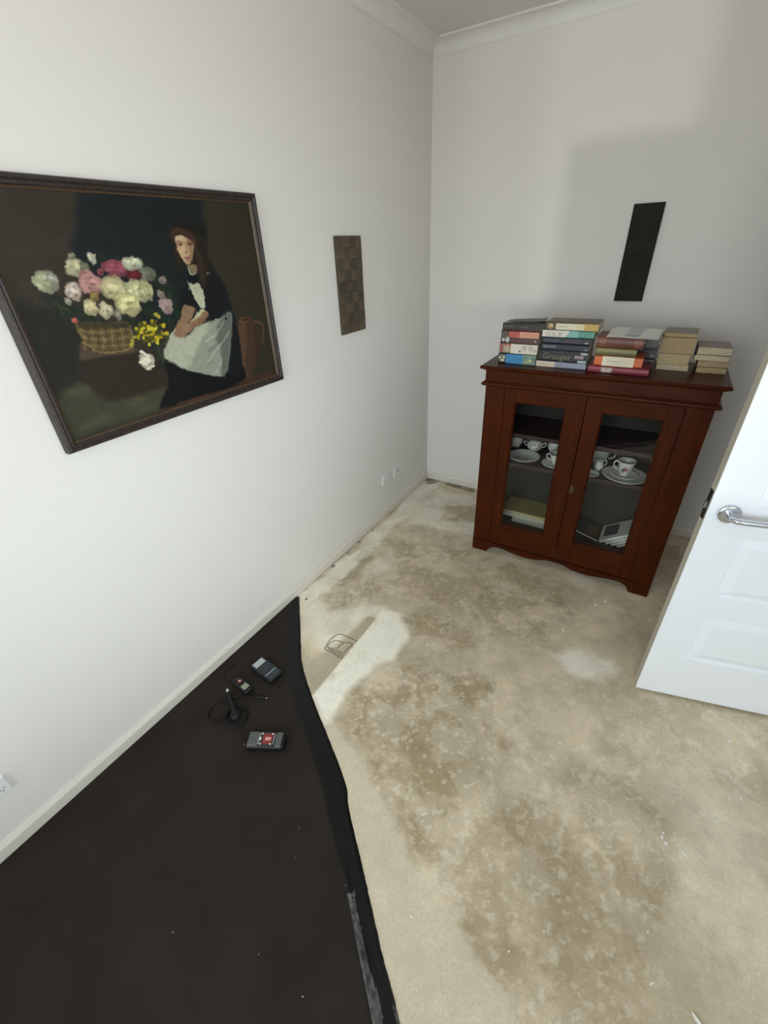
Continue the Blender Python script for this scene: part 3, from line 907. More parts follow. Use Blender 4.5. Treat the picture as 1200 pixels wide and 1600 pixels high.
# loose papers on top
for k, (dx, dr, lab, w_) in enumerate([(0, .02, 'lowest white sheet of the loose papers on the middle stack', .206), (.004, -.012, 'uppermost white printed sheet of the loose papers on the middle stack', .200)]):
    bm = bmesh.new()
    nxp, nyp = 8, 8
    rows = []
    for j in range(nyp + 1):
        rows.append([bm.verts.new(((i / nxp - .5) * w_, j / nyp * .262, .0009 * math.sin(i * .9 + k) - .010 * max(0, i / nxp - .82) * 2)) for i in range(nxp + 1)])
    for j in range(nyp):
        for i in range(nxp):
            bm.faces.new((rows[j][i], rows[j][i + 1], rows[j + 1][i + 1], rows[j + 1][i]))
    ex = bmesh.ops.extrude_face_region(bm, geom=list(bm.faces))
    bmesh.ops.translate(bm, verts=[v for v in ex['geom'] if isinstance(v, bmesh.types.BMVert)], vec=(0, 0, .0006))
    o = new_obj('paper_sheet', bm, M_PAPER, loc=(1.371 + dx, -.768 + .01 * k, 1.3515 + .0025 * k), rot=(0, 0, dr))
    tag(o, lab, 'paper', 'loose papers on the middle stack')
    if k == 1:
        bm = bmesh.new()
        quad(bm, (-.035, .02, .0035), (.022, .02, .0035), (.022, .24, .0035), (-.035, .24, .0035))
        new_obj('printed_block', bm, cmat((208, 206, 208), .8), o)

def pbook(label, xl, xr, yf, Ln, z0, z1, cover, group, tint=M_OLDPAGES, rot=0.0, tilt=0.0):
    """paperback lying with its lower page edges to the viewer, spine to the left"""
    D = xr - xl
    b_ = book(label, -Ln / 2, Ln / 2, 0, D, z0, z1, cover, pages=tint, boards=.0006, group=group)
    b_.location = (xl, yf + Ln / 2, z0 + .0003)
    b_.rotation_euler = (tilt, 0, -PI / 2 + rot)
    return b_
G4 = 'yellowed paperbacks, fourth stack'
M_OLD2 = mat('tan_pages', (0.46, 0.34, 0.185), .95, var=.3, vscale=50, stretch=(1, 1, 22))
M_OLD3 = mat('cream_pages', (0.60, 0.51, 0.34), .95, var=.25, vscale=50, stretch=(1, 1, 22))
pbook('pale yellowed paperback at the bottom of the fourth stack', 1.492, 1.622, -.572, .178, Z, 1.2105, (176, 158, 116), G4, M_OLD3)
pbook('thick yellowed paperback in the middle of the fourth stack', 1.488, 1.616, -.572, .178, 1.2110, 1.2600, (160, 142, 96), G4, M_OLDPAGES)
pbook('thick tan paperback near the top of the fourth stack', 1.484, 1.620, -.570, .178, 1.2605, 1.3300, (150, 122, 76), G4, M_OLD2, rot=.02)
pbook('thin grey-backed paperback topmost on the fourth stack', 1.490, 1.622, -.555, .170, 1.3305, 1.3480, (120, 112, 92), G4, M_OLD2, rot=-.03)
bm = bmesh.new()
for j, (x, z) in enumerate([(0, .0), (.010, .030), (.004, .062), (.012, .085)]):
    pass
rows = [[bm.verts.new((x + .003 * math.sin(j * 2 + i), i * .05, z)) for i in range(3)] for j, (x, z) in enumerate([(-.012, .0), (.002, .022), (-.002, .045), (.008, .075)])]
for a, b_ in zip(rows, rows[1:]):
    for i in range(2):
        bm.faces.new((a[i], a[i + 1], b_[i + 1], b_[i]))
ex = bmesh.ops.extrude_face_region(bm, geom=list(bm.faces))
bmesh.ops.translate(bm, verts=[v for v in ex['geom'] if isinstance(v, bmesh.types.BMVert)], vec=(.0008, 0, 0))
o = new_obj('crumpled_paper', bm, cmat((186, 178, 166), .9), loc=(1.4735, -.60, 1.270))
o.parent = None
tag(o, 'crumpled pale paper sticking out beside the fourth stack', 'paper')
G5 = 'old paperbacks, rightmost stack'
pbook('brown-edged paperback at the bottom of the rightmost stack', 1.652, 1.768, -.575, .172, Z, 1.2120, (130, 110, 78), G5, M_OLD2)
pbook('tan paperback second from bottom of the rightmost stack', 1.648, 1.764, -.572, .172, 1.2125, 1.2390, (120, 98, 66), G5, M_OLD2, rot=.03)
pbook('dark-covered yellow paperback in the rightmost stack', 1.632, 1.764, -.572, .172, 1.2395, 1.2640, (52, 42, 36), G5, M_OLD3, rot=-.02)
pbook('cream-edged paperback with grey and pink cover, topmost of the rightmost stack', 1.634, 1.762, -.570, .172, 1.2645, 1.2960, (142, 122, 116), G5, M_OLD3, rot=.02)

# ------------------------------------------------------------------ china on the cabinet's lower shelf
SZ = 0.6315
M_FLORAL = bpy.data.materials.new('floral_china')
M_FLORAL.use_nodes = True
nt = M_FLORAL.node_tree
b = nt.nodes['Principled BSDF']
b.inputs['Roughness'].default_value = 0.18
tc = nt.nodes.new('ShaderNodeTexCoord')
vo = nt.nodes.new('ShaderNodeTexVoronoi')
vo.inputs['Scale'].default_value = 38
rp = nt.nodes.new('ShaderNodeValToRGB')
el = rp.color_ramp.elements
el[0].position = 0.22; el[0].color = (0.55, 0.22, 0.24, 1)
el[1].position = 0.40; el[1].color = (0.74, 0.73, 0.68, 1)
k_ = rp.color_ramp.elements.new(0.30); k_.color = (0.34, 0.40, 0.22, 1)
nt.links.new(tc.outputs['Object'], vo.inputs['Vector'])
nt.links.new(vo.outputs['Distance'], rp.inputs['Fac'])
nt.links.new(rp.outputs['Color'], b.inputs['Base Color'])
M_SPRIG = mat('sprig_print', (0.22, 0.22, 0.15), .3, var=.6, vscale=70)
M_ROSE = mat('rose_print', (0.46, 0.16, 0.14), .3, var=.6, vscale=70)
M_RIM = mat('grey_rim', (0.50, 0.49, 0.44), .25)

def plate_prof(R, h=.018):
    return [(0, .003), (R * .55, .003), (R * .62, .006), (R * .95, h), (R, h), (R * .985, h - .003), (R * .62, .002), (R * .55, 0), (0, 0)]
def plate(label, x, y, z, R, oval=1.0, rot=0, sprigs=(), cat='plate', group=None, mt=M_CHINA, name='plate'):
    r = tag(empty(name, (x, y, z), (0, 0, rot)), label, cat, group)
    bm = bmesh.new(); lathe(bm, plate_prof(R, .018 if R > .085 else .013), 40, oval=oval)
    new_obj('dish', bm, mt, r, smooth=True)
    for (px, py, q, mm) in sprigs:
        bm = bmesh.new()
        rr = random.Random(int(px * 1e4) + 3)
        for k in range(6):
            cx_, cy_ = px + rr.uniform(-q, q), py + rr.uniform(-q, q) * oval
            bm.faces.new([bm.verts.new((cx_ + q * .5 * math.cos(t), cy_ + q * .35 * math.sin(t), .0036 + .0001 * k)) for t in [2 * PI * i / 9 for i in range(9)]])
        new_obj('floral_print', bm, mm, r)
    return r
def cup(label, x, y, z, s=1.0, hang=PI, mt=M_CHINA, group=None, cat='cup', name='teacup'):
    r = tag(empty(name, (x, y, z), (0, 0, hang)), label, cat, group)
    bm = bmesh.new()
    prof = [(0, .003), (.016, .003), (.018, 0), (.0195, .001), (.0185, .006), (.026, .018), (.031, .034), (.035, .052), (.0405, .061), (.0395, .0615), (.0335, .052), (.0295, .034), (.0245, .019), (.016, .008), (0, .007)]
    lathe(bm, [(a * s, c * s) for a, c in prof], 32)
    new_obj('bowl', bm, mt, r, smooth=True)
    bm = bmesh.new()
    tube(bm, catmull([(.032 * s, 0, .050 * s), (.046 * s, 0, .056 * s), (.053 * s, 0, .044 * s), (.046 * s, 0, .028 * s), (.030 * s, 0, .022 * s)], 6), .0032 * s, 8)
    new_obj('handle', bm, mt, r, smooth=True)
    return r
plate('large white plate with grey sprigs, behind the left pane', .945, -.625, SZ, .093, 1.0, 0, [(-.030, -.010, .012, M_SPRIG), (.022, -.012, .010, M_SPRIG), (0, .004, .008, M_RIM)], group='china plates on the cabinet shelf')
plate('white saucer under the plain teacup, behind the left pane', 1.130, -.640, SZ, .074, 1.0, 0, (), 'saucer', 'saucers on the cabinet shelf', name='saucer')
cup('plain white teacup on a saucer, behind the left pane', 1.132, -.632, SZ + .0035, 1.05, PI * 1.06, group='teacups on the cabinet shelf')
# lidded sugar bowl with two ears
r = tag(empty('sugar_bowl', (.972, -.492, SZ), (0, 0, .1)), 'white lidded sugar bowl with two ear handles behind the large plate', 'sugar bowl')
r.scale = (.95, .95, .86)
bm = bmesh.new()
lathe(bm, [(0, .003), (.022, .003), (.024, 0), (.026, .002), (.026, .008), (.042, .024), (.050, .042), (.047, .058), (.040, .066), (.037, .066), (.044, .056), (.046, .042), (.038, .026), (0, .012)], 32)
new_obj('bowl', bm, M_FLORAL, r, smooth=True)
bm = bmesh.new()
lathe(bm, [(.041, .066), (.040, .070), (.030, .080), (.014, .088), (.006, .091), (.006, .095), (.009, .099), (.008, .106), (.003, .109), (0, .109)], 28)
new_obj('lid', bm, M_CHINA, r, smooth=True)
for s in (-1, 1):
    bm = bmesh.new()
    tube(bm, catmull([(s * .044, 0, .056), (s * .062, 0, .066), (s * .069, 0, .054), (s * .060, 0, .040), (s * .047, 0, .034)], 6), .0035, 8)
    new_obj('handle', bm, M_CHINA, r, smooth=True)
# cream jug
def jug(label, x, y, z, s, rot, mt, name='cream_jug', cat='jug'):
    r = tag(empty(name, (x, y, z), (0, 0, rot)), label, cat)
    bm = bmesh.new()
    prof = [(0, .003), (.022, .003), (.024, 0), (.026, .003), (.024, .010), (.036, .026), (.040, .042), (.033, .064), (.027, .078), (.030, .092), (.0285, .092), (.025, .078), (.031, .063), (.037, .042), (.033, .028), (0, .010)]
    lathe(bm, [(a * s, c * s) for a, c in prof], 30)
    for v in bm.verts:        # pinched pouring lip
        if v.co.z > .085 * s and v.co.x < -.018 * s:
            f = min(1, (-v.co.x / s - .018) / .012)
            v.co.x -= .016 * s * f
            v.co.z += .010 * s * f
            v.co.y *= 1 - .35 * f
    new_obj('body', bm, mt, r, smooth=True)
    bm = bmesh.new()
    tube(bm, catmull([(.028 * s, 0, .085 * s), (.050 * s, 0, .094 * s), (.062 * s, 0, .076 * s), (.056 * s, 0, .050 * s), (.037 * s, 0, .036 * s)], 6), .0036 * s, 8)
    new_obj('handle', bm, mt, r, smooth=True)
    return r
jug('white cream jug standing at the back beside the sugar bowl', 1.083, -.470, SZ, 1.0, .3, M_CHINA)
jug('tall floral jug at the left end of the shelf', 0.852, -.470, SZ, 1.02, 2.6, M_FLORAL, 'milk_jug')
# right-hand group
plate('large grey-white dinner plate carrying a rose teacup, behind the right pane', 1.487, -.632, SZ, .112, 1.0, 0, [(-.045, -.055, .010, M_ROSE)], group='china plates on the cabinet shelf')
plate('white saucer stacked on the large dinner plate, behind the right pane', 1.484, -.622, SZ + .0042, .068, 1.0, 0, [(-.040, -.030, .008, M_ROSE)], 'saucer', 'saucers on the cabinet shelf', name='saucer')
c_ = cup('teacup with pink roses on the stacked plate and saucer', 1.482, -.618, SZ + .0080, 1.12, PI * 1.05, M_CHINA, 'teacups on the cabinet shelf')
c_.scale.z = 1.2
for k, (a0, zc, mm) in enumerate([(-PI * .50, .034, M_ROSE), (-PI * .38, .030, mat('pink_print', (.55, .22, .30), .3)), (-PI * .60, .026, M_SPRIG)]):
    bm = bmesh.new()
    rr = random.Random(k)
    s = 1.12
    vsq = []
    for i in range(10):
        t = 2 * PI * i / 10
        z_ = zc * s + .010 * s * math.sin(t) * rr.uniform(.7, 1.1)
        rad = s * np.interp(z_ / s, [.006, .018, .034, .052], [.0185, .026, .031, .035]) + .0009
        a_ = a0 - PI * 1.05 + .26 * math.cos(t) * rr.uniform(.7, 1.1)
        vsq.append(bm.verts.new((rad * math.cos(a_), rad * math.sin(a_), z_)))
    rad = s * np.interp(zc, [.006, .018, .034, .052], [.0185, .026, .031, .035]) + .0018
    cc = bm.verts.new((rad * math.cos(a0 - PI * 1.05), rad * math.sin(a0 - PI * 1.05), zc * s))
    for i in range(10):
        bm.faces.new((vsq[i], vsq[(i + 1) % 10], cc))
    new_obj('rose_print', bm, mm, c_)
plate('small white dish with a grey centre near the right door stile', 1.325, -.682, SZ, .045, 1.0, 0, [(0, 0, .010, M_RIM)], 'dish', None, name='small_dish')
jug('tiny white cream jug behind the small dish', 1.352, -.600, SZ, .62, .5, M_CHINA)
r = cup('pale green mug standing at the back behind the right pane', 1.338, -.500, SZ, 1.5, .1, mat('pale_green_china', (.44, .46, .36), .25), cat='mug', name='mug')
# glass tumbler
r = tag(empty('glass_tumbler', (1.592, -.480, SZ)), 'clear glass tumbler at the right end of the shelf', 'glass')
bm = bmesh.new()
lathe(bm, [(0, 0), (.030, 0), (.037, .115), (.0355, .115), (.029, .008), (0, .008)], 28)
new_obj('tumbler_glass', bm, glass_mat('tumbler_glass', (.80, .84, .82), 2.2), r, smooth=True)

# ------------------------------------------------------------------ books on the cabinet floor
BZ = 0.1635
G6 = 'flat books on the cabinet floor'
book('thin white booklet at the bottom of the flat pile, left cabinet door', .920, 1.135, -.602, .19, BZ, .1830, (228, 226, 216), pages=M_PAPER, group=G6, boards=.0008)
book('white paged album in the middle of the flat pile, left cabinet door', .846, 1.128, -.580, .19, .1835, .2055, (222, 218, 200), pages=M_PAPER, group=G6, boards=.0008)
book('khaki covered book on top of the flat pile, left cabinet door', .838, 1.120, -.578, .19, .2060, .2290, (172, 158, 104), bands=[(.0, 1., .1, .75, (206, 194, 148))], group=G6, boards=.002)
# picture book with its left side raised, and white books leaning on the right wall of the cabinet
def slab_book(label, pivot, Lx, Dy, t, ang, cover, picture=None, group=None, rotz=0.0, border=None):
    r = tag(empty('picture_book', pivot, (0, ang, rotz)), label, 'book', group)
    sx = 1 if Lx > 0 else -1
    x0, x1 = (0, Lx) if Lx > 0 else (Lx, 0)
    boxobj('pages', (x0 + .002, x1 - .002, .002, Dy - .002, .0018, t - .0018), M_PAPER, r)
    boxobj('cover', (x0, x1, 0, Dy, t - .0018, t), cmat(cover), r)
    boxobj('cover', (x0, x1, 0, Dy, 0, .0018), cmat(cover), r)
    for (u0, u1, v0, v1, rgb) in (picture or ()):
        boxobj('cover_picture', (x0 + u0 * (x1 - x0), x0 + u1 * (x1 - x0), v0 * Dy, v1 * Dy, t, t + .0005), cmat(rgb, .35), r)
    return r
slab_book('dark picture book with a brown figure on its cover, right cabinet door', (1.440, -.590, .1640), -.170, .195, .010, .27, (60, 60, 50),
          [(.50, .90, .20, .80, (112, 86, 66)), (.62, .78, .30, .62, (164, 140, 116)), (.58, .84, .60, .72, (84, 44, 36))])
G7 = 'white books leaning on the right side of the cabinet'
for k, (px, lab, cov, pic) in enumerate([(1.455, 'topmost white book with a dark photograph on its cover, leaning in the right cabinet door', (222, 220, 216), [(.07, .32, .22, .88, (54, 54, 56)), (.11, .26, .34, .70, (96, 92, 92))]),
                                      (1.488, 'second white book of the leaning pile, right cabinet door', (222, 218, 206), None),
                                      (1.520, 'third cream book of the leaning pile, right cabinet door', (206, 198, 178), None),
                                      (1.550, 'lowest cream book of the leaning pile, right cabinet door', (160, 150, 130), None)]):
    slab_book(lab, (px, -.594 - .002 * k, .1640), [.322, .284, .247, .212][k], .185, .0155, -math.radians(33), cov, pic, G7)

# ------------------------------------------------------------------ framed painting on the left wall
PAINT = [
('P',[0.0041,1.0893,0.3404,1.0537,0.2133,0.7631,0.1011,0.5025,0.1018,0.2859,0.0499,0.1882,-0.2216,0.3898],(57,51,43),12,0.8),
('P',[0.3169,1.0102,0.6307,1.0152,0.803,0.9924,0.7661,0.8786,0.7468,0.6768,0.7782,0.4517,0.4219,0.4145,0.3193,0.6141,0.2133,0.7631,0.2519,0.8728],(29,34,36),10,1.0),
('P',[0.7814,1.0021,1.1053,1.0221,1.0601,-0.0221,0.8166,0.0562,0.8188,0.4451,0.782,0.6617,0.7353,0.7384,0.76,0.8785],(51,48,37),9,1.0),
('P',[-0.0613,0.625,0.1595,0.4909,0.1018,0.2859,0.1651,0.1054,-0.0119,-0.0293,-0.143,0.2631],(40,40,34),12,1.0),
('P',[0.1223,0.3588,0.3039,0.345,0.445,0.243,0.4012,0.1079,0.1501,0.1179,0.1034,0.2623],(49,41,34),4,1.0),
('P',[0.1426,0.425,0.1852,0.3756,0.3108,0.3529,0.3049,0.3302,0.1764,0.3438,0.1203,0.3459],(80,68,52),4,1.0),
('P',[0.0204,0.2227,0.0929,0.2543,0.1548,0.1349,0.2664,0.1239,0.3924,0.118,0.3354,0.0216,0.2367,0.0085,0.1043,0.0158,0.0079,0.0114,-0.0045,0.1632],(66,66,50),9,0.9),
('E',[0.0736,0.2145,0.037,0.0234],(84,84,62),7,0.45,0),
('E',[0.2587,0.0938,0.0412,0.0241],(84,84,62),7,0.45,0),
('E',[0.2867,0.0419,0.0381,0.0199],(84,84,62),7,0.45,0),
('E',[0.1169,0.0619,0.0321,0.0206],(84,84,62),7,0.45,0),
('E',[0.0531,0.0527,0.0301,0.0156],(84,84,62),7,0.45,0),
('P',[0.3192,0.0003,0.3946,0.033,0.5625,0.012,0.7975,0.0383,1.0133,0.0275,1.0396,-0.0331,0.6336,-0.0385,0.374,-0.0525],(66,48,37),4,1.0),
('E',[0.5362,0.0114,0.0597,0.0139],(88,58,42),5,0.7,0),
('S',[0.1174,0.6094,0.1707,0.5307,0.2328,0.4873],(34,46,34),6,0.8,0.0374),
('S',[0.094,0.603,0.1178,0.5601,0.1763,0.5505],(34,46,34),6,0.8,0.0222),
('S',[0.1293,0.5481,0.14,0.5052,0.2008,0.4935],(34,46,34),6,0.8,0.0212),
('S',[0.1505,0.7478,0.1767,0.7135,0.2091,0.6672],(34,46,34),6,0.8,0.0036),
('S',[0.0698,0.6159,0.0926,0.6224,0.1119,0.5907],(34,46,34),6,0.8,0.0073),
('S',[0.0872,0.5553,0.1066,0.547],(34,46,34),6,0.8,0.0094),
('S',[0.478,0.6407,0.5178,0.5903,0.5272,0.4929],(34,46,34),6,0.8,0.0661),
('S',[0.4057,0.5128,0.4591,0.4801,0.4889,0.4255],(34,46,34),6,0.8,0.0513),
('S',[0.3684,0.3654,0.4085,0.318,0.411,0.2398],(34,46,34),6,0.8,0.0416),
('S',[0.2879,0.7498,0.3316,0.7575,0.3691,0.7353],(34,46,34),6,0.8,0.0213),
('S',[0.297,0.5307,0.3207,0.4818,0.354,0.464],(34,46,34),6,0.8,0.0274),
('S',[0.4045,0.3442,0.4077,0.2927,0.3837,0.2608],(62,78,54),2,0.8,0.0059),
('S',[0.4245,0.3393,0.3897,0.2848],(62,78,54),2,0.8,0.006),
('S',[0.4288,0.3127,0.4088,0.2535],(62,78,54),2,0.8,0.006),
('S',[0.5178,0.5903,0.4964,0.5459],(62,78,54),2,0.8,0.0057),
('S',[0.105,0.5917,0.1393,0.5566],(62,78,54),2,0.8,0.0047),
('S',[0.1162,0.5802,0.1123,0.541],(62,78,54),2,0.8,0.0047),
('P',[0.1431,0.4941,0.1743,0.5007,0.2492,0.4841,0.3178,0.4709,0.3216,0.3945,0.2976,0.3466,0.2404,0.352,0.1834,0.3693,0.1535,0.406,0.1459,0.4565],(96,82,54),2,1.0),
('S',[0.1483,0.4847,0.2254,0.4602,0.3194,0.4592],(64,54,36),1,0.85,0.004),
('S',[0.1472,0.4708,0.222,0.4451,0.3162,0.4421],(140,120,80),1,0.85,0.004),
('S',[0.1462,0.4568,0.2186,0.4298,0.313,0.425],(64,54,36),1,0.85,0.004),
('S',[0.1452,0.4427,0.2151,0.4145,0.3098,0.4078],(140,120,80),1,0.85,0.004),
('S',[0.1441,0.4286,0.2117,0.3992,0.3065,0.3905],(64,54,36),1,0.85,0.0041),
('S',[0.1431,0.4143,0.2082,0.3838,0.3033,0.3731],(140,120,80),1,0.85,0.0041),
('S',[0.142,0.4,0.2047,0.3683,0.3,0.3556],(64,54,36),1,0.85,0.0041),
('S',[0.1595,0.4909,0.1529,0.4388,0.1427,0.391],(150,130,88),1.5,0.6,0.005),
('S',[0.1747,0.4879,0.1682,0.4353,0.1581,0.3871],(52,44,30),1.5,0.6,0.005),
('S',[0.1902,0.4848,0.1838,0.4318,0.1737,0.3831],(150,130,88),1.5,0.6,0.0051),
('S',[0.2059,0.4817,0.1996,0.4282,0.1895,0.3791],(52,44,30),1.5,0.6,0.0051),
('S',[0.2219,0.4785,0.2157,0.4245,0.2057,0.3749],(150,130,88),1.5,0.6,0.0052),
('S',[0.2381,0.4753,0.2321,0.4208,0.2221,0.3707],(52,44,30),1.5,0.6,0.0052),
('S',[0.2547,0.472,0.2488,0.417,0.2388,0.3665],(150,130,88),1.5,0.6,0.0053),
('S',[0.2715,0.4687,0.2657,0.4131,0.2558,0.3621],(52,44,30),1.5,0.6,0.0053),
('S',[0.2887,0.4653,0.283,0.4092,0.2731,0.3577],(150,130,88),1.5,0.6,0.0054),
('S',[0.3061,0.4618,0.3006,0.4052,0.2908,0.3532],(52,44,30),1.5,0.6,0.0054),
('S',[0.3239,0.4583,0.3185,0.4011,0.3087,0.3486],(150,130,88),1.5,0.6,0.0055),
('S',[0.144,0.4214,0.1834,0.3693,0.2404,0.352,0.3069,0.3563],(132,114,76),1.5,1.0,0.0071),
('S',[0.1437,0.5045,0.1482,0.4507,0.1525,0.4084],(120,100,66),1.5,1.0,0.0069),
('P',[0.14,0.5052,0.3357,0.4675,0.3115,0.4469,0.1637,0.4773],(40,40,28),6,0.7),
('F',[0.4472,0.6768,0.0325,0.0332],(120,122,104),1.5,1.0,3),
('F',[0.3945,0.6758,0.0291,0.0251],(104,36,40),1.5,1.0,4),
('F',[0.3352,0.7067,0.0427,0.0402],(150,80,92),1.5,1.0,5),
('F',[0.2826,0.7005,0.013,0.0157],(140,78,84),1.5,1.0,6),
('F',[0.4026,0.725,0.0363,0.031],(200,202,172),1.5,1.0,7),
('F',[0.2051,0.721,0.0328,0.0375],(196,192,156),1.5,1.0,8),
('F',[0.2353,0.7188,0.0169,0.0248],(120,118,98),1.5,1.0,9),
('F',[0.2072,0.7681,0.0103,0.0138],(140,138,116),1.5,1.0,10),
('F',[0.2693,0.7556,0.0134,0.022],(206,202,178),1.5,1.0,11),
('F',[0.104,0.6729,0.0338,0.0417],(184,186,152),1.5,1.0,12),
('F',[0.1258,0.6754,0.0166,0.0348],(170,168,150),1.5,1.0,13),
('F',[0.237,0.6595,0.0375,0.0527],(202,150,144),1.5,1.0,14),
('F',[0.1753,0.6294,0.0251,0.0364],(208,190,176),1.5,1.0,15),
('F',[0.3092,0.6259,0.0458,0.0543],(206,196,150),1.5,1.0,16),
('F',[0.3951,0.605,0.0482,0.0537],(206,202,156),1.5,1.0,17),
('F',[0.4246,0.6071,0.0248,0.05],(190,188,142),1.5,1.0,18),
('F',[0.3434,0.551,0.0483,0.0513],(212,206,150),1.5,1.0,19),
('F',[0.2103,0.5575,0.025,0.032],(208,194,152),1.5,1.0,20),
('F',[0.2567,0.5373,0.0263,0.0371],(206,196,162),1.5,1.0,21),
('F',[0.2914,0.5095,0.012,0.0233],(138,134,116),1.5,1.0,22),
('F',[0.148,0.5924,0.0094,0.0134],(170,168,150),1.5,1.0,23),
('F',[0.1444,0.5126,0.0074,0.0118],(186,100,82),1.5,1.0,24),
('F',[0.4887,0.5232,0.0288,0.0415],(178,152,146),1.5,1.0,25),
('F',[0.5016,0.6406,0.0172,0.0189],(150,130,122),1.5,1.0,26),
('F',[0.4784,0.58,0.0181,0.018],(150,138,124),1.5,1.0,27),
('F',[0.234,0.5987,0.0158,0.0199],(150,130,80),1.5,1.0,28),
('F',[0.3463,0.2779,0.0286,0.0448],(206,200,178),1.5,1.0,29),
('E',[0.3924,0.3938,0.0077,0.0067],(196,176,40),1,0.95,0),
('E',[0.4386,0.3935,0.0075,0.0117],(196,176,40),1,0.95,0),
('E',[0.3928,0.3688,0.0072,0.0068],(196,176,40),1,0.95,0),
('E',[0.3765,0.3558,0.0059,0.0095],(214,200,70),1,0.95,0),
('E',[0.4068,0.4262,0.0074,0.0094],(214,200,70),1,0.95,0),
('E',[0.4305,0.3776,0.0094,0.0089],(176,156,30),1,0.95,0),
('E',[0.3885,0.3823,0.0104,0.0105],(60,62,34),1,0.95,0),
('E',[0.3969,0.4102,0.0072,0.0098],(214,200,70),1,0.95,0),
('E',[0.4269,0.4331,0.008,0.0092],(92,86,30),1,0.95,0),
('E',[0.3676,0.4068,0.0069,0.0102],(196,176,40),1,0.95,0),
('E',[0.4388,0.3857,0.0075,0.0091],(92,86,30),1,0.95,0),
('E',[0.3925,0.4259,0.009,0.0061],(176,156,30),1,0.95,0),
('E',[0.3753,0.4386,0.0065,0.0081],(60,62,34),1,0.95,0),
('E',[0.3664,0.3774,0.01,0.0063],(196,176,40),1,0.95,0),
('E',[0.393,0.4344,0.0086,0.0106],(196,176,40),1,0.95,0),
('E',[0.3792,0.3935,0.008,0.006],(196,176,40),1,0.95,0),
('E',[0.4532,0.4306,0.0098,0.0115],(196,176,40),1,0.95,0),
('E',[0.374,0.3863,0.0065,0.0095],(60,62,34),1,0.95,0),
('E',[0.3913,0.4202,0.0088,0.0108],(214,200,70),1,0.95,0),
('E',[0.4123,0.3793,0.0107,0.0078],(196,176,40),1,0.95,0),
('E',[0.3622,0.3879,0.0074,0.0103],(214,200,70),1,0.95,0),
('E',[0.3636,0.43,0.0066,0.0108],(196,176,40),1,0.95,0),
('E',[0.4041,0.4023,0.0067,0.0097],(176,156,30),1,0.95,0),
('E',[0.3661,0.4389,0.0084,0.0074],(196,176,40),1,0.95,0),
('E',[0.4198,0.3746,0.0099,0.0083],(176,156,30),1,0.95,0),
('E',[0.367,0.4107,0.0076,0.0059],(92,86,30),1,0.95,0),
('E',[0.3456,0.4035,0.0075,0.0069],(176,156,30),1,0.95,0),
('E',[0.4212,0.3973,0.0072,0.0071],(176,156,30),1,0.95,0),
('E',[0.3669,0.4013,0.0072,0.0108],(214,200,70),1,0.95,0),
('E',[0.3432,0.4416,0.0073,0.0106],(196,176,40),1,0.95,0),
('E',[0.3791,0.411,0.0067,0.0107],(176,156,30),1,0.95,0),
('E',[0.3598,0.3773,0.0094,0.0094],(92,86,30),1,0.95,0),
('E',[0.3486,0.4258,0.0087,0.0071],(92,86,30),1,0.95,0),
('E',[0.4083,0.4085,0.0107,0.0114],(176,156,30),1,0.95,0),
('E',[0.4502,0.3806,0.0068,0.0117],(196,176,40),1,0.95,0),
('E',[0.4381,0.4331,0.0083,0.0086],(92,86,30),1,0.95,0),
('E',[0.4202,0.413,0.006,0.0112],(196,176,40),1,0.95,0),
('E',[0.3768,0.4282,0.0076,0.01],(92,86,30),1,0.95,0),
('E',[0.4339,0.4283,0.0104,0.007],(60,62,34),1,0.95,0),
('E',[0.3545,0.3697,0.0093,0.0084],(60,62,34),1,0.95,0),
('E',[0.3805,0.4065,0.0091,0.0064],(60,62,34),1,0.95,0),
('E',[0.434,0.4325,0.0067,0.0079],(60,62,34),1,0.95,0),
('E',[0.4241,0.4177,0.0077,0.0062],(60,62,34),1,0.95,0),
('E',[0.3695,0.4072,0.0103,0.0079],(92,86,30),1,0.95,0),
('E',[0.4237,0.4286,0.0063,0.0111],(214,200,70),1,0.95,0),
('E',[0.3572,0.4189,0.0096,0.01],(196,176,40),1,0.95,0),
('E',[0.3623,0.4547,0.0085,0.0108],(92,86,30),1,0.95,0),
('E',[0.3406,0.3965,0.0063,0.0106],(176,156,30),1,0.95,0),
('E',[0.3925,0.437,0.0099,0.0072],(196,176,40),1,0.95,0),
('E',[0.3944,0.4107,0.0073,0.0089],(92,86,30),1,0.95,0),
('E',[0.4151,0.4455,0.0085,0.0087],(92,86,30),1,0.95,0),
('E',[0.4206,0.4284,0.0097,0.0115],(196,176,40),1,0.95,0),
('E',[0.3828,0.4489,0.0072,0.0108],(92,86,30),1,0.95,0),
('E',[0.4134,0.4447,0.0104,0.0086],(92,86,30),1,0.95,0),
('E',[0.3707,0.4362,0.0063,0.01],(214,200,70),1,0.95,0),
('E',[0.429,0.4035,0.0082,0.0094],(60,62,34),1,0.95,0),
('E',[0.4094,0.3549,0.0078,0.0093],(214,200,70),1,0.95,0),
('E',[0.3792,0.4587,0.006,0.0092],(176,156,30),1,0.95,0),
('E',[0.3709,0.3852,0.0066,0.0108],(60,62,34),1,0.95,0),
('E',[0.4562,0.3875,0.0105,0.0107],(196,176,40),1,0.95,0),
('E',[0.4115,0.3685,0.0084,0.0092],(196,176,40),1,0.95,0),
('E',[0.412,0.4611,0.0064,0.0094],(176,156,30),1,0.95,0),
('E',[0.3614,0.4496,0.007,0.0108],(92,86,30),1,0.95,0),
('E',[0.4184,0.4198,0.0083,0.0071],(214,200,70),1,0.95,0),
('E',[0.3915,0.3791,0.0089,0.0116],(92,86,30),1,0.95,0),
('E',[0.3341,0.4234,0.0069,0.008],(60,62,34),1,0.95,0),
('E',[0.4174,0.4015,0.0086,0.0099],(60,62,34),1,0.95,0),
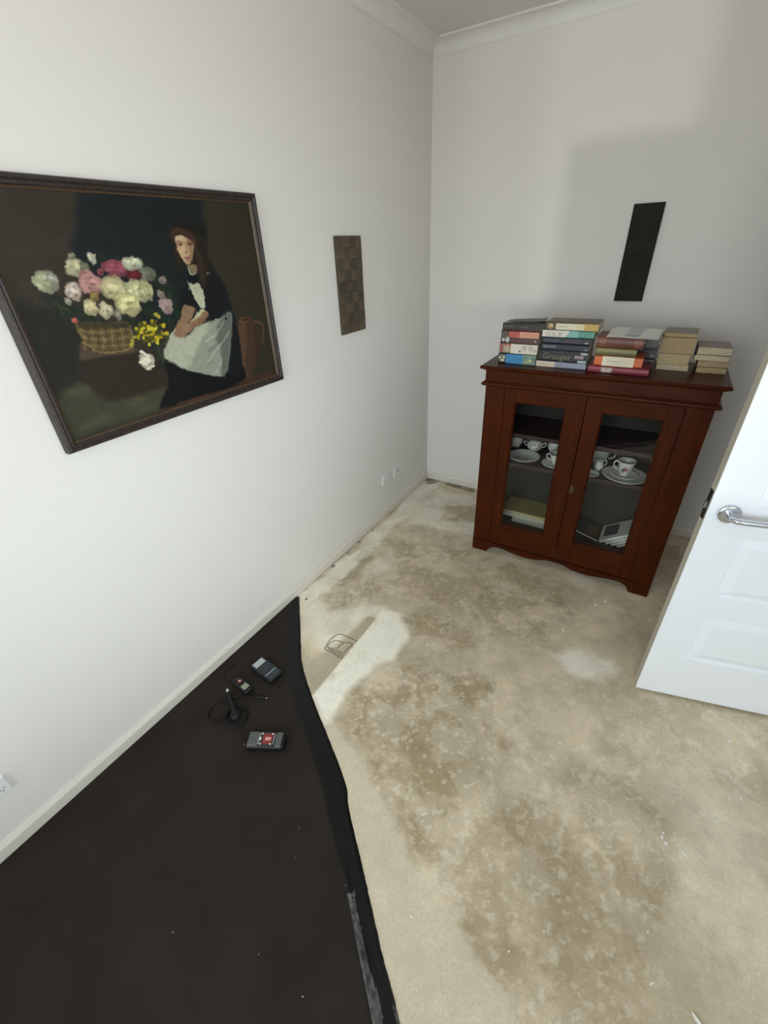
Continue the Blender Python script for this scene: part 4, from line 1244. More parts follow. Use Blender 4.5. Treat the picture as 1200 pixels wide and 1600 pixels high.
('E',[0.4188,0.4331,0.0078,0.0059],(60,62,34),1,0.95,0),
('E',[0.4478,0.3723,0.0112,0.0114],(60,62,34),1,0.95,0),
('E',[0.4244,0.4546,0.0096,0.0085],(92,86,30),1,0.95,0),
('E',[0.3141,0.3843,0.0072,0.009],(170,160,60),1.5,1.0,0),
('E',[0.3053,0.3686,0.0072,0.009],(170,160,60),1.5,1.0,0),
('E',[0.3276,0.399,0.0073,0.009],(170,160,60),1.5,1.0,0),
('E',[0.4355,0.4902,0.0079,0.0091],(170,160,60),1.5,1.0,0),
('E',[0.4426,0.477,0.008,0.0092],(170,160,60),1.5,1.0,0),
('S',[0.3346,0.3309,0.3537,0.3073,0.3383,0.2865],(222,216,196),1.5,1.0,0.0115),
('S',[0.3166,0.2802,0.3418,0.2602],(222,216,196),1.5,1.0,0.0116),
('S',[0.3358,0.2365,0.3645,0.2471],(222,216,196),1.5,1.0,0.0119),
('P',[0.8217,0.3739,0.845,0.3953,0.8759,0.4013,0.9075,0.3839,0.9131,0.3563,0.9401,0.3056,0.9385,0.2443,0.9062,0.1578,0.8704,0.0878,0.8241,0.0295,0.8025,0.0479,0.7919,0.1271,0.7768,0.2229,0.7813,0.281,0.8092,0.3404],(70,53,42),2,1.0),
('P',[0.8232,0.3592,0.8615,0.3662,0.8494,0.2651,0.8194,0.1503,0.8166,0.0562,0.8019,0.0609,0.7906,0.1431,0.781,0.2293,0.7854,0.2801],(92,68,52),7,0.85),
('P',[0.9029,0.3434,0.9356,0.2989,0.934,0.2375,0.8972,0.1443,0.839,0.049,0.8903,0.1936],(56,42,33),6,0.7),
('E',[0.8654,0.3858,0.0375,0.0154],(104,70,52),1.5,1.0,0),
('E',[0.8683,0.3853,0.0231,0.007],(48,32,26),1.5,1.0,0),
('S',[0.9148,0.3649,0.9544,0.3483,0.9665,0.3078,0.9452,0.227],(96,66,50),1.5,1.0,0.0114),
('S',[0.7919,0.1271,0.8034,0.0524],(140,110,70),2,0.7,0.0103),
('P',[0.4266,0.268,0.5042,0.1984,0.6023,0.1324,0.7067,0.1068,0.7919,0.1271,0.7975,0.0383,0.6723,0.01,0.5504,0.0166,0.4384,0.0199,0.3348,0.0191,0.3662,0.0793,0.4021,0.1352],(22,23,23),2.5,1.0),
('P',[0.6287,0.6854,0.6549,0.6475,0.7243,0.6882,0.7639,0.6379,0.7855,0.5844,0.797,0.4897,0.8078,0.3908,0.8064,0.2752,0.7861,0.0976,0.7067,0.1068,0.7643,0.3849,0.6994,0.3974,0.6508,0.4227,0.6518,0.4725,0.6248,0.5151,0.6156,0.5786],(25,27,30),3,1.0),
('P',[0.5358,0.4915,0.5546,0.5377,0.5931,0.6054,0.613,0.6274,0.6243,0.5652,0.6296,0.5043,0.6071,0.49,0.5687,0.5011],(24,26,28),3,1.0),
('P',[0.5734,0.8403,0.5895,0.8775,0.6196,0.8964,0.6666,0.9049,0.719,0.8945,0.7497,0.8674,0.7369,0.791,0.7318,0.7291,0.7458,0.6945,0.7116,0.6371,0.6835,0.5878,0.6688,0.5982,0.6693,0.6746,0.639,0.7015,0.6195,0.7028,0.5967,0.6882,0.5741,0.6738,0.5741,0.7215,0.5815,0.768,0.5833,0.8063],(40,33,27),6,1.0),
('P',[0.5932,0.8775,0.6353,0.9005,0.6929,0.9017,0.7399,0.8792,0.7426,0.8355,0.7156,0.8436,0.681,0.867,0.6375,0.878,0.6023,0.8702],(27,26,25),5,1.0),
('P',[0.5824,0.8478,0.5995,0.8739,0.6225,0.8779,0.6547,0.8706,0.6805,0.8476,0.6941,0.82,0.6931,0.78,0.6994,0.7349,0.7022,0.6721,0.6854,0.5963,0.6726,0.615,0.6752,0.6825,0.6742,0.7321,0.6749,0.7886,0.6615,0.8165,0.6391,0.8362,0.6178,0.842,0.6002,0.8307,0.5907,0.8062],(54,42,34),4,0.9),
('S',[0.6023,0.8627,0.6273,0.8666,0.6571,0.8476,0.6812,0.8162,0.6838,0.7923],(84,50,40),3,0.75,0.0127),
('S',[0.5969,0.8552,0.5997,0.844],(120,96,84),2,0.6,0.0052),
('S',[0.6756,0.7564,0.6767,0.7073,0.668,0.641],(66,50,38),2.5,0.6,0.0036),
('S',[0.6857,0.756,0.6869,0.7067,0.6782,0.6401],(66,50,38),2.5,0.6,0.0036),
('S',[0.6958,0.7556,0.6971,0.706,0.6885,0.6391],(66,50,38),2.5,0.6,0.0036),
('S',[0.5944,0.7984,0.5908,0.7599,0.5965,0.7202],(52,38,31),3,0.8,0.0061),
('P',[0.6273,0.7022,0.6668,0.6997,0.6654,0.6665,0.6495,0.6594,0.6315,0.6692,0.6274,0.6859],(128,112,82),2,1.0),
('S',[0.6264,0.6901,0.6296,0.6693,0.6428,0.6567,0.66,0.6607],(198,196,176),1.3,1.0,0.006),
('E',[0.6394,0.6331,0.0239,0.0214],(22,23,24),2,1.0,0),
('P',[0.6133,0.616,0.6333,0.6063,0.6592,0.6112,0.668,0.5853,0.6726,0.5541,0.6634,0.4931,0.644,0.4871,0.6324,0.5111,0.621,0.5434,0.6157,0.5827],(186,187,160),1.6,1.0),
('S',[0.6335,0.5892,0.6413,0.5319,0.6459,0.4958],(148,150,126),1.2,0.7,0.0033),
('S',[0.6083,0.629,0.6116,0.6086,0.6088,0.5878],(150,158,152),1.5,0.9,0.0065),
('S',[0.7068,0.6547,0.7235,0.6619],(140,140,124),1.5,0.9,0.0059),
('P',[0.6053,0.8333,0.6215,0.842,0.6397,0.8388,0.656,0.8263,0.6715,0.8085,0.6749,0.7886,0.6661,0.7568,0.6509,0.7272,0.6329,0.7059,0.6227,0.7082,0.6112,0.7254,0.6039,0.7515,0.5999,0.7887,0.5996,0.8155],(190,160,126),1.7,1.0),
('P',[0.6507,0.8283,0.6715,0.8085,0.6749,0.7886,0.6661,0.7568,0.6509,0.7272,0.6342,0.7067,0.6348,0.7261,0.6509,0.7534,0.6495,0.7814,0.6511,0.8049],(146,112,86),5,0.9),
('E',[0.6178,0.8294,0.0112,0.0084],(214,188,152),4,0.8,0),
('E',[0.6056,0.7749,0.0083,0.0155],(204,174,138),5,0.7,0),
('E',[0.6181,0.8037,0.0128,0.0077],(134,98,76),3.5,0.75,0),
('E',[0.6597,0.8,0.0125,0.0078],(108,78,62),3.5,0.8,0),
('E',[0.6166,0.8006,0.0064,0.0038],(58,38,32),1.3,1.0,0),
('E',[0.6593,0.7981,0.0066,0.0039],(52,36,31),1.3,1.0,0),
('S',[0.605,0.812,0.6279,0.8132],(98,66,50),1.6,0.8,0.0031),
('S',[0.6502,0.8097,0.6716,0.8053],(84,56,44),1.6,0.8,0.0031),
('S',[0.6335,0.8092,0.6273,0.7859,0.624,0.7684],(212,182,146),2.2,0.7,0.005),
('S',[0.6426,0.8051,0.6411,0.7855,0.6393,0.7678],(136,100,78),3,0.7,0.0054),
('E',[0.631,0.7622,0.01,0.0039],(116,78,62),1.6,0.9,0),
('E',[0.6241,0.7656,0.0046,0.0035],(204,172,138),1.8,0.7,0),
('E',[0.6328,0.7398,0.0139,0.0036],(112,58,52),1.3,0.95,0),
('E',[0.6327,0.7326,0.0101,0.004],(156,100,86),1.6,0.9,0),
('E',[0.6324,0.7242,0.0093,0.0028],(132,98,76),2.5,0.7,0),
('E',[0.6281,0.7143,0.0093,0.0048],(186,156,124),3,0.7,0),
('P',[0.4255,0.2723,0.4474,0.3401,0.4861,0.3909,0.5419,0.3607,0.5984,0.3986,0.6766,0.4126,0.7387,0.4256,0.7902,0.4429,0.7831,0.3672,0.7439,0.2314,0.7029,0.1157,0.6617,0.0939,0.5885,0.1295,0.5011,0.1855],(146,152,136),2,1.0),
('P',[0.4255,0.2723,0.4474,0.3401,0.4841,0.3825,0.541,0.357,0.5961,0.3885,0.662,0.4046,0.6058,0.3221,0.5327,0.2177,0.4924,0.1992],(182,184,162),6,0.9),
('P',[0.7387,0.4256,0.7902,0.4429,0.7831,0.3672,0.7439,0.2314,0.7029,0.1157,0.6691,0.096,0.6935,0.2444,0.6852,0.3315],(92,98,90),7,0.85),
('S',[0.7379,0.39,0.6866,0.3381,0.6284,0.3099],(184,188,170),2.2,0.7,0.008),
('S',[0.7612,0.3361,0.6835,0.2613,0.6081,0.1887],(184,188,170),2.2,0.7,0.0082),
('S',[0.6715,0.3893,0.6235,0.3452,0.5823,0.3276],(184,188,170),2.2,0.7,0.0078),
('S',[0.6913,0.2013,0.6665,0.1494,0.6398,0.1205],(184,188,170),2.2,0.7,0.0083),
('S',[0.7482,0.3741,0.6986,0.3004,0.6275,0.2474],(100,106,98),3,0.6,0.0107),
('P',[0.5703,0.4223,0.6122,0.4597,0.6445,0.484,0.6528,0.4658,0.6046,0.4261,0.5788,0.4077],(194,188,152),1.8,1.0),
('P',[0.5585,0.5064,0.5827,0.5114,0.6141,0.4889,0.5879,0.4473,0.5562,0.4224,0.5176,0.4148,0.5076,0.4294,0.5366,0.4565],(138,110,86),2,1.0),
('P',[0.4919,0.368,0.4861,0.3859,0.4993,0.4134,0.5336,0.4243,0.559,0.4245,0.5936,0.4308,0.6278,0.4479,0.659,0.4713,0.6719,0.4494,0.6466,0.4209,0.5978,0.396,0.5549,0.3761,0.5307,0.3528,0.5081,0.3553],(146,117,92),2,1.0),
('P',[0.5908,0.4183,0.6719,0.4494,0.6455,0.4158,0.5972,0.3935,0.5537,0.3712],(120,90,68),4,0.7),
('S',[0.5089,0.4064,0.51,0.3729],(104,72,56),1,0.7,0.0027),
('S',[0.5185,0.3993,0.5189,0.3671],(104,72,56),1,0.7,0.0027),
('S',[0.5283,0.3922,0.528,0.3612],(104,72,56),1,0.7,0.0027),
('S',[0.5382,0.3849,0.5371,0.3552],(104,72,56),1,0.7,0.0027),
('S',[0.4646,0.3703,0.4959,0.399],(196,190,160),1.5,1.0,0.006),
('E',[0.7593,0.4137,0.0132,0.0147],(120,124,114),1.5,1.0,0),
('E',[0.759,0.4124,0.0079,0.0093],(40,42,42),1.5,1.0,0),
('S',[0.6436,0.4634,0.6682,0.4328],(96,70,54),2,0.6,0.005)]

PY0, PY1, PZ0, PZ1 = -2.498, -1.606, 1.260, 1.898
def paint_canvas():
    NX, NY = 620, 440
    U, V = np.meshgrid(np.linspace(0, 1, NX), np.linspace(0, 1, NY))
    asp = (PY1 - PY0) / (PZ1 - PZ0)
    X = U * asp
    Y = V.copy()
    wob = 0.012
    nx_ = fbm(X, Y, 26, 3, 4) - .5
    ny_ = fbm(X, Y, 26, 13, 4) - .5
    Xw, Yw = X + wob * nx_ + .014 * (fbm(X, Y, 75, 83, 3, .6) - .5), Y + wob * ny_ + .014 * (fbm(X, Y, 75, 93, 3, .6) - .5)
    px = 1.0 / NY
    img = np.zeros((NY, NX, 3)) + np.array((52, 47, 39.))
    def blend(sl, m_, c):
        img[sl] = img[sl] * (1 - m_[..., None]) + np.array(c, float) * m_[..., None]
    def window_(x0, x1, y0, y1, pad):
        i0 = max(0, int((x0 - pad) / asp * NX) - 2); i1 = min(NX, int((x1 + pad) / asp * NX) + 3)
        j0 = max(0, int((y0 - pad) * NY) - 2); j1 = min(NY, int((y1 + pad) * NY) + 3)
        return (slice(j0, j1), slice(i0, i1))
    def do_ell(cx, cy, rx, ry, c, soft, al):
        sl = window_(cx - rx, cx + rx, cy - ry, cy + ry, soft * px * 2 + .01)
        if sl[0].start >= sl[0].stop or sl[1].start >= sl[1].stop:
            return
        d = np.sqrt(((Xw[sl] - cx) / rx) ** 2 + ((Yw[sl] - cy) / ry) ** 2)
        sd = (d - 1) * min(rx, ry)
        blend(sl, al * sstep(.5 - sd / (2 * soft * px)), c)
    for it in PAINT:
        if it[0] == 'P':
            _, q, c, soft, al = it
            pts = [(u * asp, v) for u, v in zip(q[0::2], q[1::2])]
            pts = [(p_.x, p_.y) for p_ in catmull([(a, b_, 0) for a, b_ in pts], 4, True)] if len(pts) > 5 else pts
            xs_, ys_ = [p_[0] for p_ in pts], [p_[1] for p_ in pts]
            sl = window_(min(xs_), max(xs_), min(ys_), max(ys_), soft * px * 2 + .01)
            if sl[0].start >= sl[0].stop or sl[1].start >= sl[1].stop:
                continue
            sd = poly_sd(Xw[sl], Yw[sl], pts)
            blend(sl, al * sstep(.5 - sd / (2 * soft * px)), c)
        elif it[0] == 'E':
            _, (cx, cy, rx, ry), c, soft, al, seed = it
            do_ell(cx * asp, cy, rx * asp, ry, c, soft, al)
        elif it[0] == 'F':
            _, (cx, cy, rx, ry), c, soft, al, seed = it
            cx *= asp; rx *= asp
            rr = random.Random(seed)
            c = np.array(c, float)
            for k in range(7):                      # ragged outer petals
                a = 2 * PI * k / 7 + rr.random()
                do_ell(cx + .55 * rx * math.cos(a), cy + .55 * ry * math.sin(a), rx * .52, ry * .52, c * rr.uniform(.66, .92), 1.6, .95)
            do_ell(cx, cy, rx * .80, ry * .80, c * .95, 2.5, .9)
            for k in range(16):                     # petals catching light or turned away
                a = 2 * PI * rr.random(); q = rr.random() ** .7 * .68
                f = rr.choice([1.10, 1.06, .80, .70, 1.02]) + .10 * math.sin(a) - .04 * math.cos(a)
                cc = np.clip(c * f, 0, 236)
                do_ell(cx + q * rx * math.cos(a), cy + q * ry * math.sin(a), rx * rr.uniform(.13, .30), ry * rr.uniform(.09, .22), cc, 1.4, .75)
            do_ell(cx + rx * .25, cy - ry * .62, rx * .5, ry * .26, c * .55, 4, .45)
        elif it[0] == 'S':
            _, q, c, soft, al, wd = it
            pts = [(p_.x, p_.y) for p_ in catmull([(u * asp, v, 0) for u, v in zip(q[0::2], q[1::2])], 6)]
            xs_, ys_ = [p_[0] for p_ in pts], [p_[1] for p_ in pts]
            sl = window_(min(xs_), max(xs_), min(ys_), max(ys_), wd + soft * px * 2 + .01)
            if sl[0].start >= sl[0].stop or sl[1].start >= sl[1].stop:
                continue
            d = np.full(Xw[sl].shape, 1e9)
            for (x1, y1), (x2, y2) in zip(pts, pts[1:]):
                ex, ey = x2 - x1, y2 - y1
                t = np.clip(((Xw[sl] - x1) * ex + (Yw[sl] - y1) * ey) / (ex * ex + ey * ey + 1e-12), 0, 1)
                d = np.minimum(d, (Xw[sl] - x1 - t * ex) ** 2 + (Yw[sl] - y1 - t * ey) ** 2)
            sd = np.sqrt(d) - wd / 2
            blend(sl, al * sstep(.5 - sd / (2 * soft * px)), c)
    tex = fbm(X * 1.0, Y, 60, 41, 4)
    tex2 = fbm(X, Y * 2.5, 9, 45, 4)
    img *= (0.90 + 0.14 * tex + 0.10 * (tex2 - .5))[..., None]
    s = np.clip(img / 255, 0, 1)
    L_ = np.where(s <= .04045, s / 12.92, ((s + .055) / 1.055) ** 2.4) * PAINT_GAIN
    coords = np.stack([np.full(U.shape, .018) + .0006 * (tex - .5), PY0 + U * (PY1 - PY0), PZ0 + V * (PZ1 - PZ0)], -1)
    return grid_mesh('canvas', coords, NX, NY, np.clip(L_, 0, 1))
PAINT_GAIN = 1.0
m = bpy.data.materials.new('oil_paint')
m.use_nodes = True
nt = m.node_tree
b = nt.nodes['Principled BSDF']
at = nt.nodes.new('ShaderNodeVertexColor')
at.layer_name = 'Col'
nt.links.new(at.outputs['Color'], b.inputs['Base Color'])
b.inputs['Roughness'].default_value = 0.5
b.inputs['Specular IOR Level'].default_value = 0.15
tc = nt.nodes.new('ShaderNodeTexCoord')
n1 = nt.nodes.new('ShaderNodeTexNoise')
n1.inputs['Scale'].default_value = 160
bp = nt.nodes.new('ShaderNodeBump')
bp.inputs['Strength'].default_value = .15
bp.inputs['Distance'].default_value = .001
nt.links.new(tc.outputs['Object'], n1.inputs['Vector'])
nt.links.new(n1.outputs['Fac'], bp.inputs['Height'])
nt.links.new(bp.outputs['Normal'], b.inputs['Normal'])
M_FRAME = mat('dark_carved_frame', (0.040, 0.026, 0.019), .5, var=.7, vscale=70, bump=.6, bscale=160, color2=(.016, .011, .009))
M_FRAMEG = mat('gilt_sight_edge', (0.115, 0.070, 0.038), .45, metal=.2, var=.4, vscale=90)
pic = tag(empty('framed_painting', (0, 0, 0)), 'dark framed oil painting of a seated girl beside a flower basket', 'painting')
mesh_obj('canvas', paint_canvas(), m, pic, smooth=True)
boxobj('backing_board', (.003, .0165, PY0 - .004, PY1 + .004, PZ0 - .004, PZ1 + .004), M_FRAME, pic)
OY0, OY1, OZ0, OZ1 = -2.530, -1.570, 1.229, 1.930
FP = [(0, .002), (0, .026), (.12, .031), (.34, .033), (.50, .027), (.70, .028), (.84, .024), (.93, .022), (1.0, .0195)]   # (fraction outer->inner, x)
def rail(name, corners_o, corners_i, fa, fb, material, prof, parent):
    bm = bmesh.new()
    A = [bm.verts.new((x, corners_o[0][0] + f * (corners_i[0][0] - corners_o[0][0]), corners_o[0][1] + f * (corners_i[0][1] - corners_o[0][1]))) for f, x in prof]
    B = [bm.verts.new((x, corners_o[1][0] + f * (corners_i[1][0] - corners_o[1][0]), corners_o[1][1] + f * (corners_i[1][1] - corners_o[1][1]))) for f, x in prof]
    for i in range(len(prof) - 1):
        bm.faces.new((A[i], A[i + 1], B[i + 1], B[i]))
    return new_obj(name, bm, material, parent)
oc = [(OY0, OZ0), (OY1, OZ0), (OY1, OZ1), (OY0, OZ1)]
ic = [(PY0, PZ0), (PY1, PZ0), (PY1, PZ1), (PY0, PZ1)]
for k in range(4):
    l = (k + 1) % 4
    fm = rail('frame_moulding', (oc[k], oc[l]), (ic[k], ic[l]), 0, 1, M_FRAME, FP[:7], pic)
    rail('gilt_slip', (oc[k], oc[l]), (ic[k], ic[l]), 0, 1, M_FRAMEG, FP[6:], fm)

# ------------------------------------------------------------------ wooden panels on the walls
pn = tag(empty('wooden_wall_panel', (0, -0.957, 1.566), (0, 0, 0)), 'brown chequered wooden panel hanging on the left wall', 'wall panel')
boxobj('board', (.002, .014, -.110, .110, -.226, .226), mat('panel_board', (.07,.055,.033), .6, var=.4, vscale=20), pn, .001)
tw, th = .216 / 4, .448 / 9
rr = random.Random(8)
tile_m = {}
tilemats = [mat('tile_light', (.118, .086, .050), .6, var=.3, vscale=25, stretch=(1, 5, 1)), mat('tile_dark', (.066, .048, .028), .6, var=.35, vscale=25, stretch=(1, 1, 5)), mat('tile_mid', (.088, .064, .038), .6, var=.3, vscale=25, stretch=(1, 5, 1))]
for j in range(9):
    for i in range(4):
        mi = (0 if (i + j) % 2 else 1) if rr.random() > .25 else 2
        if mi not in tile_m:
            bm = bmesh.new()
            box(bm, 0, .004, -tw / 2 + .0006, tw / 2 - .0006, -th / 2 + .0006, th / 2 - .0006, .0008)
            me = bpy.data.meshes.new('tile')
            bmesh.ops.recalc_face_normals(bm, faces=bm.faces)
            bm.to_mesh(me); bm.free()
            me.materials.append(tilemats[mi])
            tile_m[mi] = me
        o = bpy.data.objects.new('tile', tile_m[mi])
        COL.objects.link(o)
        o.parent = pn
        o.location = (.014 - .0012 * rr.random(), -.108 + (i + .5) * tw, -.224 + (j + .5) * th)
pn2 = tag(empty('wooden_wall_panel', (1.258, 0, 1.649)), 'narrow dark wooden panel on the back wall above the cabinet', 'wall panel')
boxobj('board', (-.072, .072, -.014, -.002, -.229, .229), mat('dark_panel_board', (.022, .017, .012), .6, var=.5, vscale=8, stretch=(1, 1, 1), bump=.2, bscale=60, spec=.15), pn2, .0015)
for z0, z1 in ((-.226, -.170), (.150, .226)):
    boxobj('cross_batten', (-.069, .069, -.016, -.014, z0, z1), mat('dark_panel_batten', (.024, .019, .014), .6, var=.4, vscale=12, spec=.15), pn2, .0006)

# ------------------------------------------------------------------ power points
M_PLATE = mat('white_switch_plastic', (.80, .80, .78), .35)
def outlet(label, y, z, w_=.112, h_=.072, sw=2, plugged=False, name='power_outlet'):
    r = tag(empty(name, (0, y, z)), label, 'outlet', 'white wall plates')
    boxobj('cover_plate', (0, .0085, -w_ / 2, w_ / 2, -h_ / 2, h_ / 2), M_PLATE, r, .0025, 2)
    if sw:
        for s in (-1, 1):
            boxobj('rocker_switch', (.0085, .0115, s * .018 - .006, s * .018 + .006, .006, .026), M_PLATE, r, .001)
            bm = bmesh.new()
            for a, dz in ((-.5, 0), (.5, 0), (0, -.010)):
                c0, s0 = math.cos(a), math.sin(a)
                yy = s * .034 + (-.006 if a < 0 else .006 if a > 0 else 0)
                for q in (-1, 1):
                    pass
                quad(bm, (.0088, yy - .001, -.008 + dz - .004), (.0088, yy + .001, -.008 + dz - .004), (.0088, yy + .001, -.008 + dz + .004), (.0088, yy - .001, -.008 + dz + .004))
            new_obj('socket_slots', bm, mat('slot_dark', (.03, .03, .03), .6), r)
    return r
outlet('white double power outlet low on the left wall, farther from the corner', -.672, .300)
outlet('white wall plate low on the left wall, nearest the corner', -.512, .294, sw=0)
boxobj('antenna_socket', (.0085, .013, -.008, .008, -.008, .008), mat('socket_grey', (.35, .35, .34), .4), bpy.data.objects['power_outlet.001'], .002)
outlet('white power outlet near the lower left edge of the photo', -3.150, .278)

# ------------------------------------------------------------------ dark mat with black taped edge
EDGE = [(0.030, -1.722), (0.048, -1.745), (0.153, -1.861), (0.254, -1.972), (0.370, -2.093), (0.541, -2.218), (0.699, -2.317), (0.876, -2.434), (0.931, -2.492),
        (1.096, -2.635), (1.165, -2.695), (1.238, -2.758), (1.291, -2.800), (1.348, -2.847), (1.52, -2.99), (1.85, -3.28), (2.25, -3.70), (2.55, -4.15)]
TAPE_L = [(0.020, -1.790), (0.067, -1.864), (0.183, -2.012), (0.325, -2.162), (0.476, -2.274), (0.642, -2.382), (0.784, -2.475), (0.877, -2.548),
          (1.004, -2.649), (1.098, -2.726), (1.187, -2.804), (1.283, -2.886), (1.45, -3.03), (1.79, -3.32), (2.19, -3.74), (2.50, -4.19)]
MT = 0.006
M_MAT = mat('dark_brown_sheet', (0.026, 0.0195, 0.0145), .7, var=.22, vscale=5, bump=.12, bscale=300, spec=.15)
mroot = tag(empty('floor_mat', (0, 0, 0)), 'large dark brown sheet mat laid on the concrete along the left wall', 'mat')
el_ = catmull([(x, y, 0) for x, y in EDGE], 6)
tl_ = catmull([(x, y, 0) for x, y in TAPE_L], 6)
poly_ = [(p_.x - .006, p_.y - .008) for p_ in el_] + [(2.55, -4.985), (.0155, -4.985), (.0155, -1.735)]
bm = bmesh.new()
prism(bm, poly_, 'z', 0.0006, MT)
bmesh.ops.triangulate(bm, faces=[f for f in bm.faces if len(f.verts) > 4])
new_obj('mat_sheet', bm, M_MAT, mroot)
# tape: ribbon following the edge, wrinkled and lifted towards the viewer
def resample(pts, n):
    d = [0]
    for a, b_ in zip(pts, pts[1:]):
        d.append(d[-1] + (b_ - a).length)
    out = []
    for k in range(n):
        t = d[-1] * k / (n - 1)
        i = max(0, min(len(d) - 2, np.searchsorted(d, t) - 1))
        f = (t - d[i]) / max(1e-9, d[i + 1] - d[i])
        out.append(pts[i].lerp(pts[i + 1], f))
    return out
NS, NW = 700, 18
# pair both rails by position along y so that the ribbon keeps its measured width
ys_e = np.array([p_.y for p_ in el_]); xs_e = np.array([p_.x for p_ in el_])
Lr = resample(tl_, NS)
Er = resample(el_, NS)
bm = bmesh.new()
rows = []
SS, WW = np.meshgrid(np.linspace(0, 1, NS), np.linspace(0, 1, NW), indexing='ij')
nzA = fbm(SS * 26, WW * 2.0, 1.6, 71, 4, .6)
nzB = fbm(SS * 60, WW * 3.0, 1.6, 77, 3, .6)
for k in range(NS):
    a, b_ = Lr[k], Er[k]
    yk = b_.y
    wr = float(np.clip((-2.62 - a.y) / .10, 0, 1)) * float(np.clip((a.y + 3.6) / .4, 0, 1)) + .25 * float(np.clip((a.y + 2.02) / .12, 0, 1))
    row = []
    for j in range(NW):
        f = j / (NW - 1)
        p_ = a.lerp(b_, f)
        hgt = (MT + .0012) if f < .82 else (MT + .0012) * (1 - (f - .82) / .18) ** 1.0 + .0012
        rib = math.exp(-((f - .22) / .20) ** 2)
        z = hgt + wr * (.010 * abs(nzA[k, j] - .5) * 2 * rib + .008 * abs(nzB[k, j] - .5) * rib) + .0008 * (nzA[k, j] - .5)
        if f == 0:
            z = MT + .0002
        edge = .004 * (nzB[k, j] - .5) * (1 if f > .9 else 0)
        row.append(bm.verts.new((max(p_.x + edge, .0155), p_.y + edge, max(z, .0012))))
    rows.append(row)
for kk_, (r0, r1) in enumerate(zip(rows, rows[1:])):
    for j in range(NW - 1):
        f_ = bm.faces.new((r0[j], r0[j + 1], r1[j + 1], r1[j]))
        c_y = r0[j].co.y
        if (c_y < -2.66 - .06 * nzB[kk_, j] and .5 < j < NW * (.22 + .25 * min(1, (-2.66 - c_y) / .3) + .35 * (nzA[kk_, j] - .4)) and nzB[kk_, j] > .36 - .3 * min(1, (-2.66 - c_y) / .25)) or (c_y < -2.83 and j > NW * .82):
            f_.material_index = 1
M_TAPE = mat('black_plastic_tape', (0.0035, 0.0037, 0.0038), .38, bump=.25, bscale=45, spec=.3)
M_FILM = mat('dusty_film_painted_sheen', (0.10, 0.10, 0.10), .28, var=.9, vscale=60, color2=(.012, .013, .014), bump=.5, bscale=120, spec=.6)  # grey tone paints reflections into the crinkled, dusty plastic
tp = new_obj('edge_tape', bm, [M_TAPE, M_FILM], mroot, smooth=True)
tp['label'] = 'glossy black tape along the cut edge of the mat'

# specks of grit
M_FLAKE = mat('white_flake', (.85, .84, .80), .8)
rr = random.Random(12)
for lst, z0, lab, grp in ((FLAKES, .0008, 'small white paint flake lying on the bare concrete', 'white flakes on the concrete'), (MAT_SPECKS, MT + .0002, 'tiny pale crumb lying on the dark mat', 'pale crumbs on the mat')):
    for (x, y, l, w_) in lst:
        bm = bmesh.new()
        n = 7
        a0 = rr.random() * PI
        va = [bm.verts.new((l / 2 * math.cos(2 * PI * k / n) * rr.uniform(.7, 1.1), w_ / 2 * math.sin(2 * PI * k / n) * rr.uniform(.7, 1.1), 0)) for k in range(n)]
        vb = [bm.verts.new((v.co.x * .8, v.co.y * .8, min(.003, w_ * .4))) for v in va]
        bm.faces.new(va); bm.faces.new(vb)
        for k in range(n):
            bm.faces.new((va[k], va[(k + 1) % n], vb[(k + 1) % n], vb[k]))
        zz = z0
        tag(new_obj('paint_flake' if lst is FLAKES else 'crumb', bm, M_FLAKE, loc=(x, y, zz), rot=(0, 0, a0 if lst is MAT_SPECKS or l < .012 else rr.choice([.9, 1.1, -.6, 2.4]))), lab, 'flake' if lst is FLAKES else 'crumb', grp)

# ------------------------------------------------------------------ moisture meters and probe on the mat
def rounded_rect(w_, h_, r, n=5):
    pts = []
    for cx, cy, a0 in ((w_ / 2 - r, h_ / 2 - r, 0), (-w_ / 2 + r, h_ / 2 - r, PI / 2), (-w_ / 2 + r, -h_ / 2 + r, PI), (w_ / 2 - r, -h_ / 2 + r, 1.5 * PI)):
        for k in range(n + 1):
            a = a0 + PI / 2 * k / n
            pts.append((cx + r * math.cos(a), cy + r * math.sin(a)))
    return pts
def slab(name, w_, h_, z0, z1, r, material, parent, cham=.0025, loc=None):
    bm = bmesh.new()
    levels = [(cham, z0), (0, z0 + cham), (0, z1 - cham), (cham, z1)]
    rings = []
    for ins, z in levels:
        rings.append([bm.verts.new((x, y, z)) for x, y in rounded_rect(w_ - 2 * ins, h_ - 2 * ins, max(r - ins, .0008))])
    n = len(rings[0])
    for a, b_ in zip(rings, rings[1:]):
        for k in range(n):
            bm.faces.new((a[k], a[(k + 1) % n], b_[(k + 1) % n], b_[k]))
    bm.faces.new(rings[0]); bm.faces.new(rings[-1])
    return new_obj(name, bm, material, parent, loc=loc)
DZ0 = MT + .0002
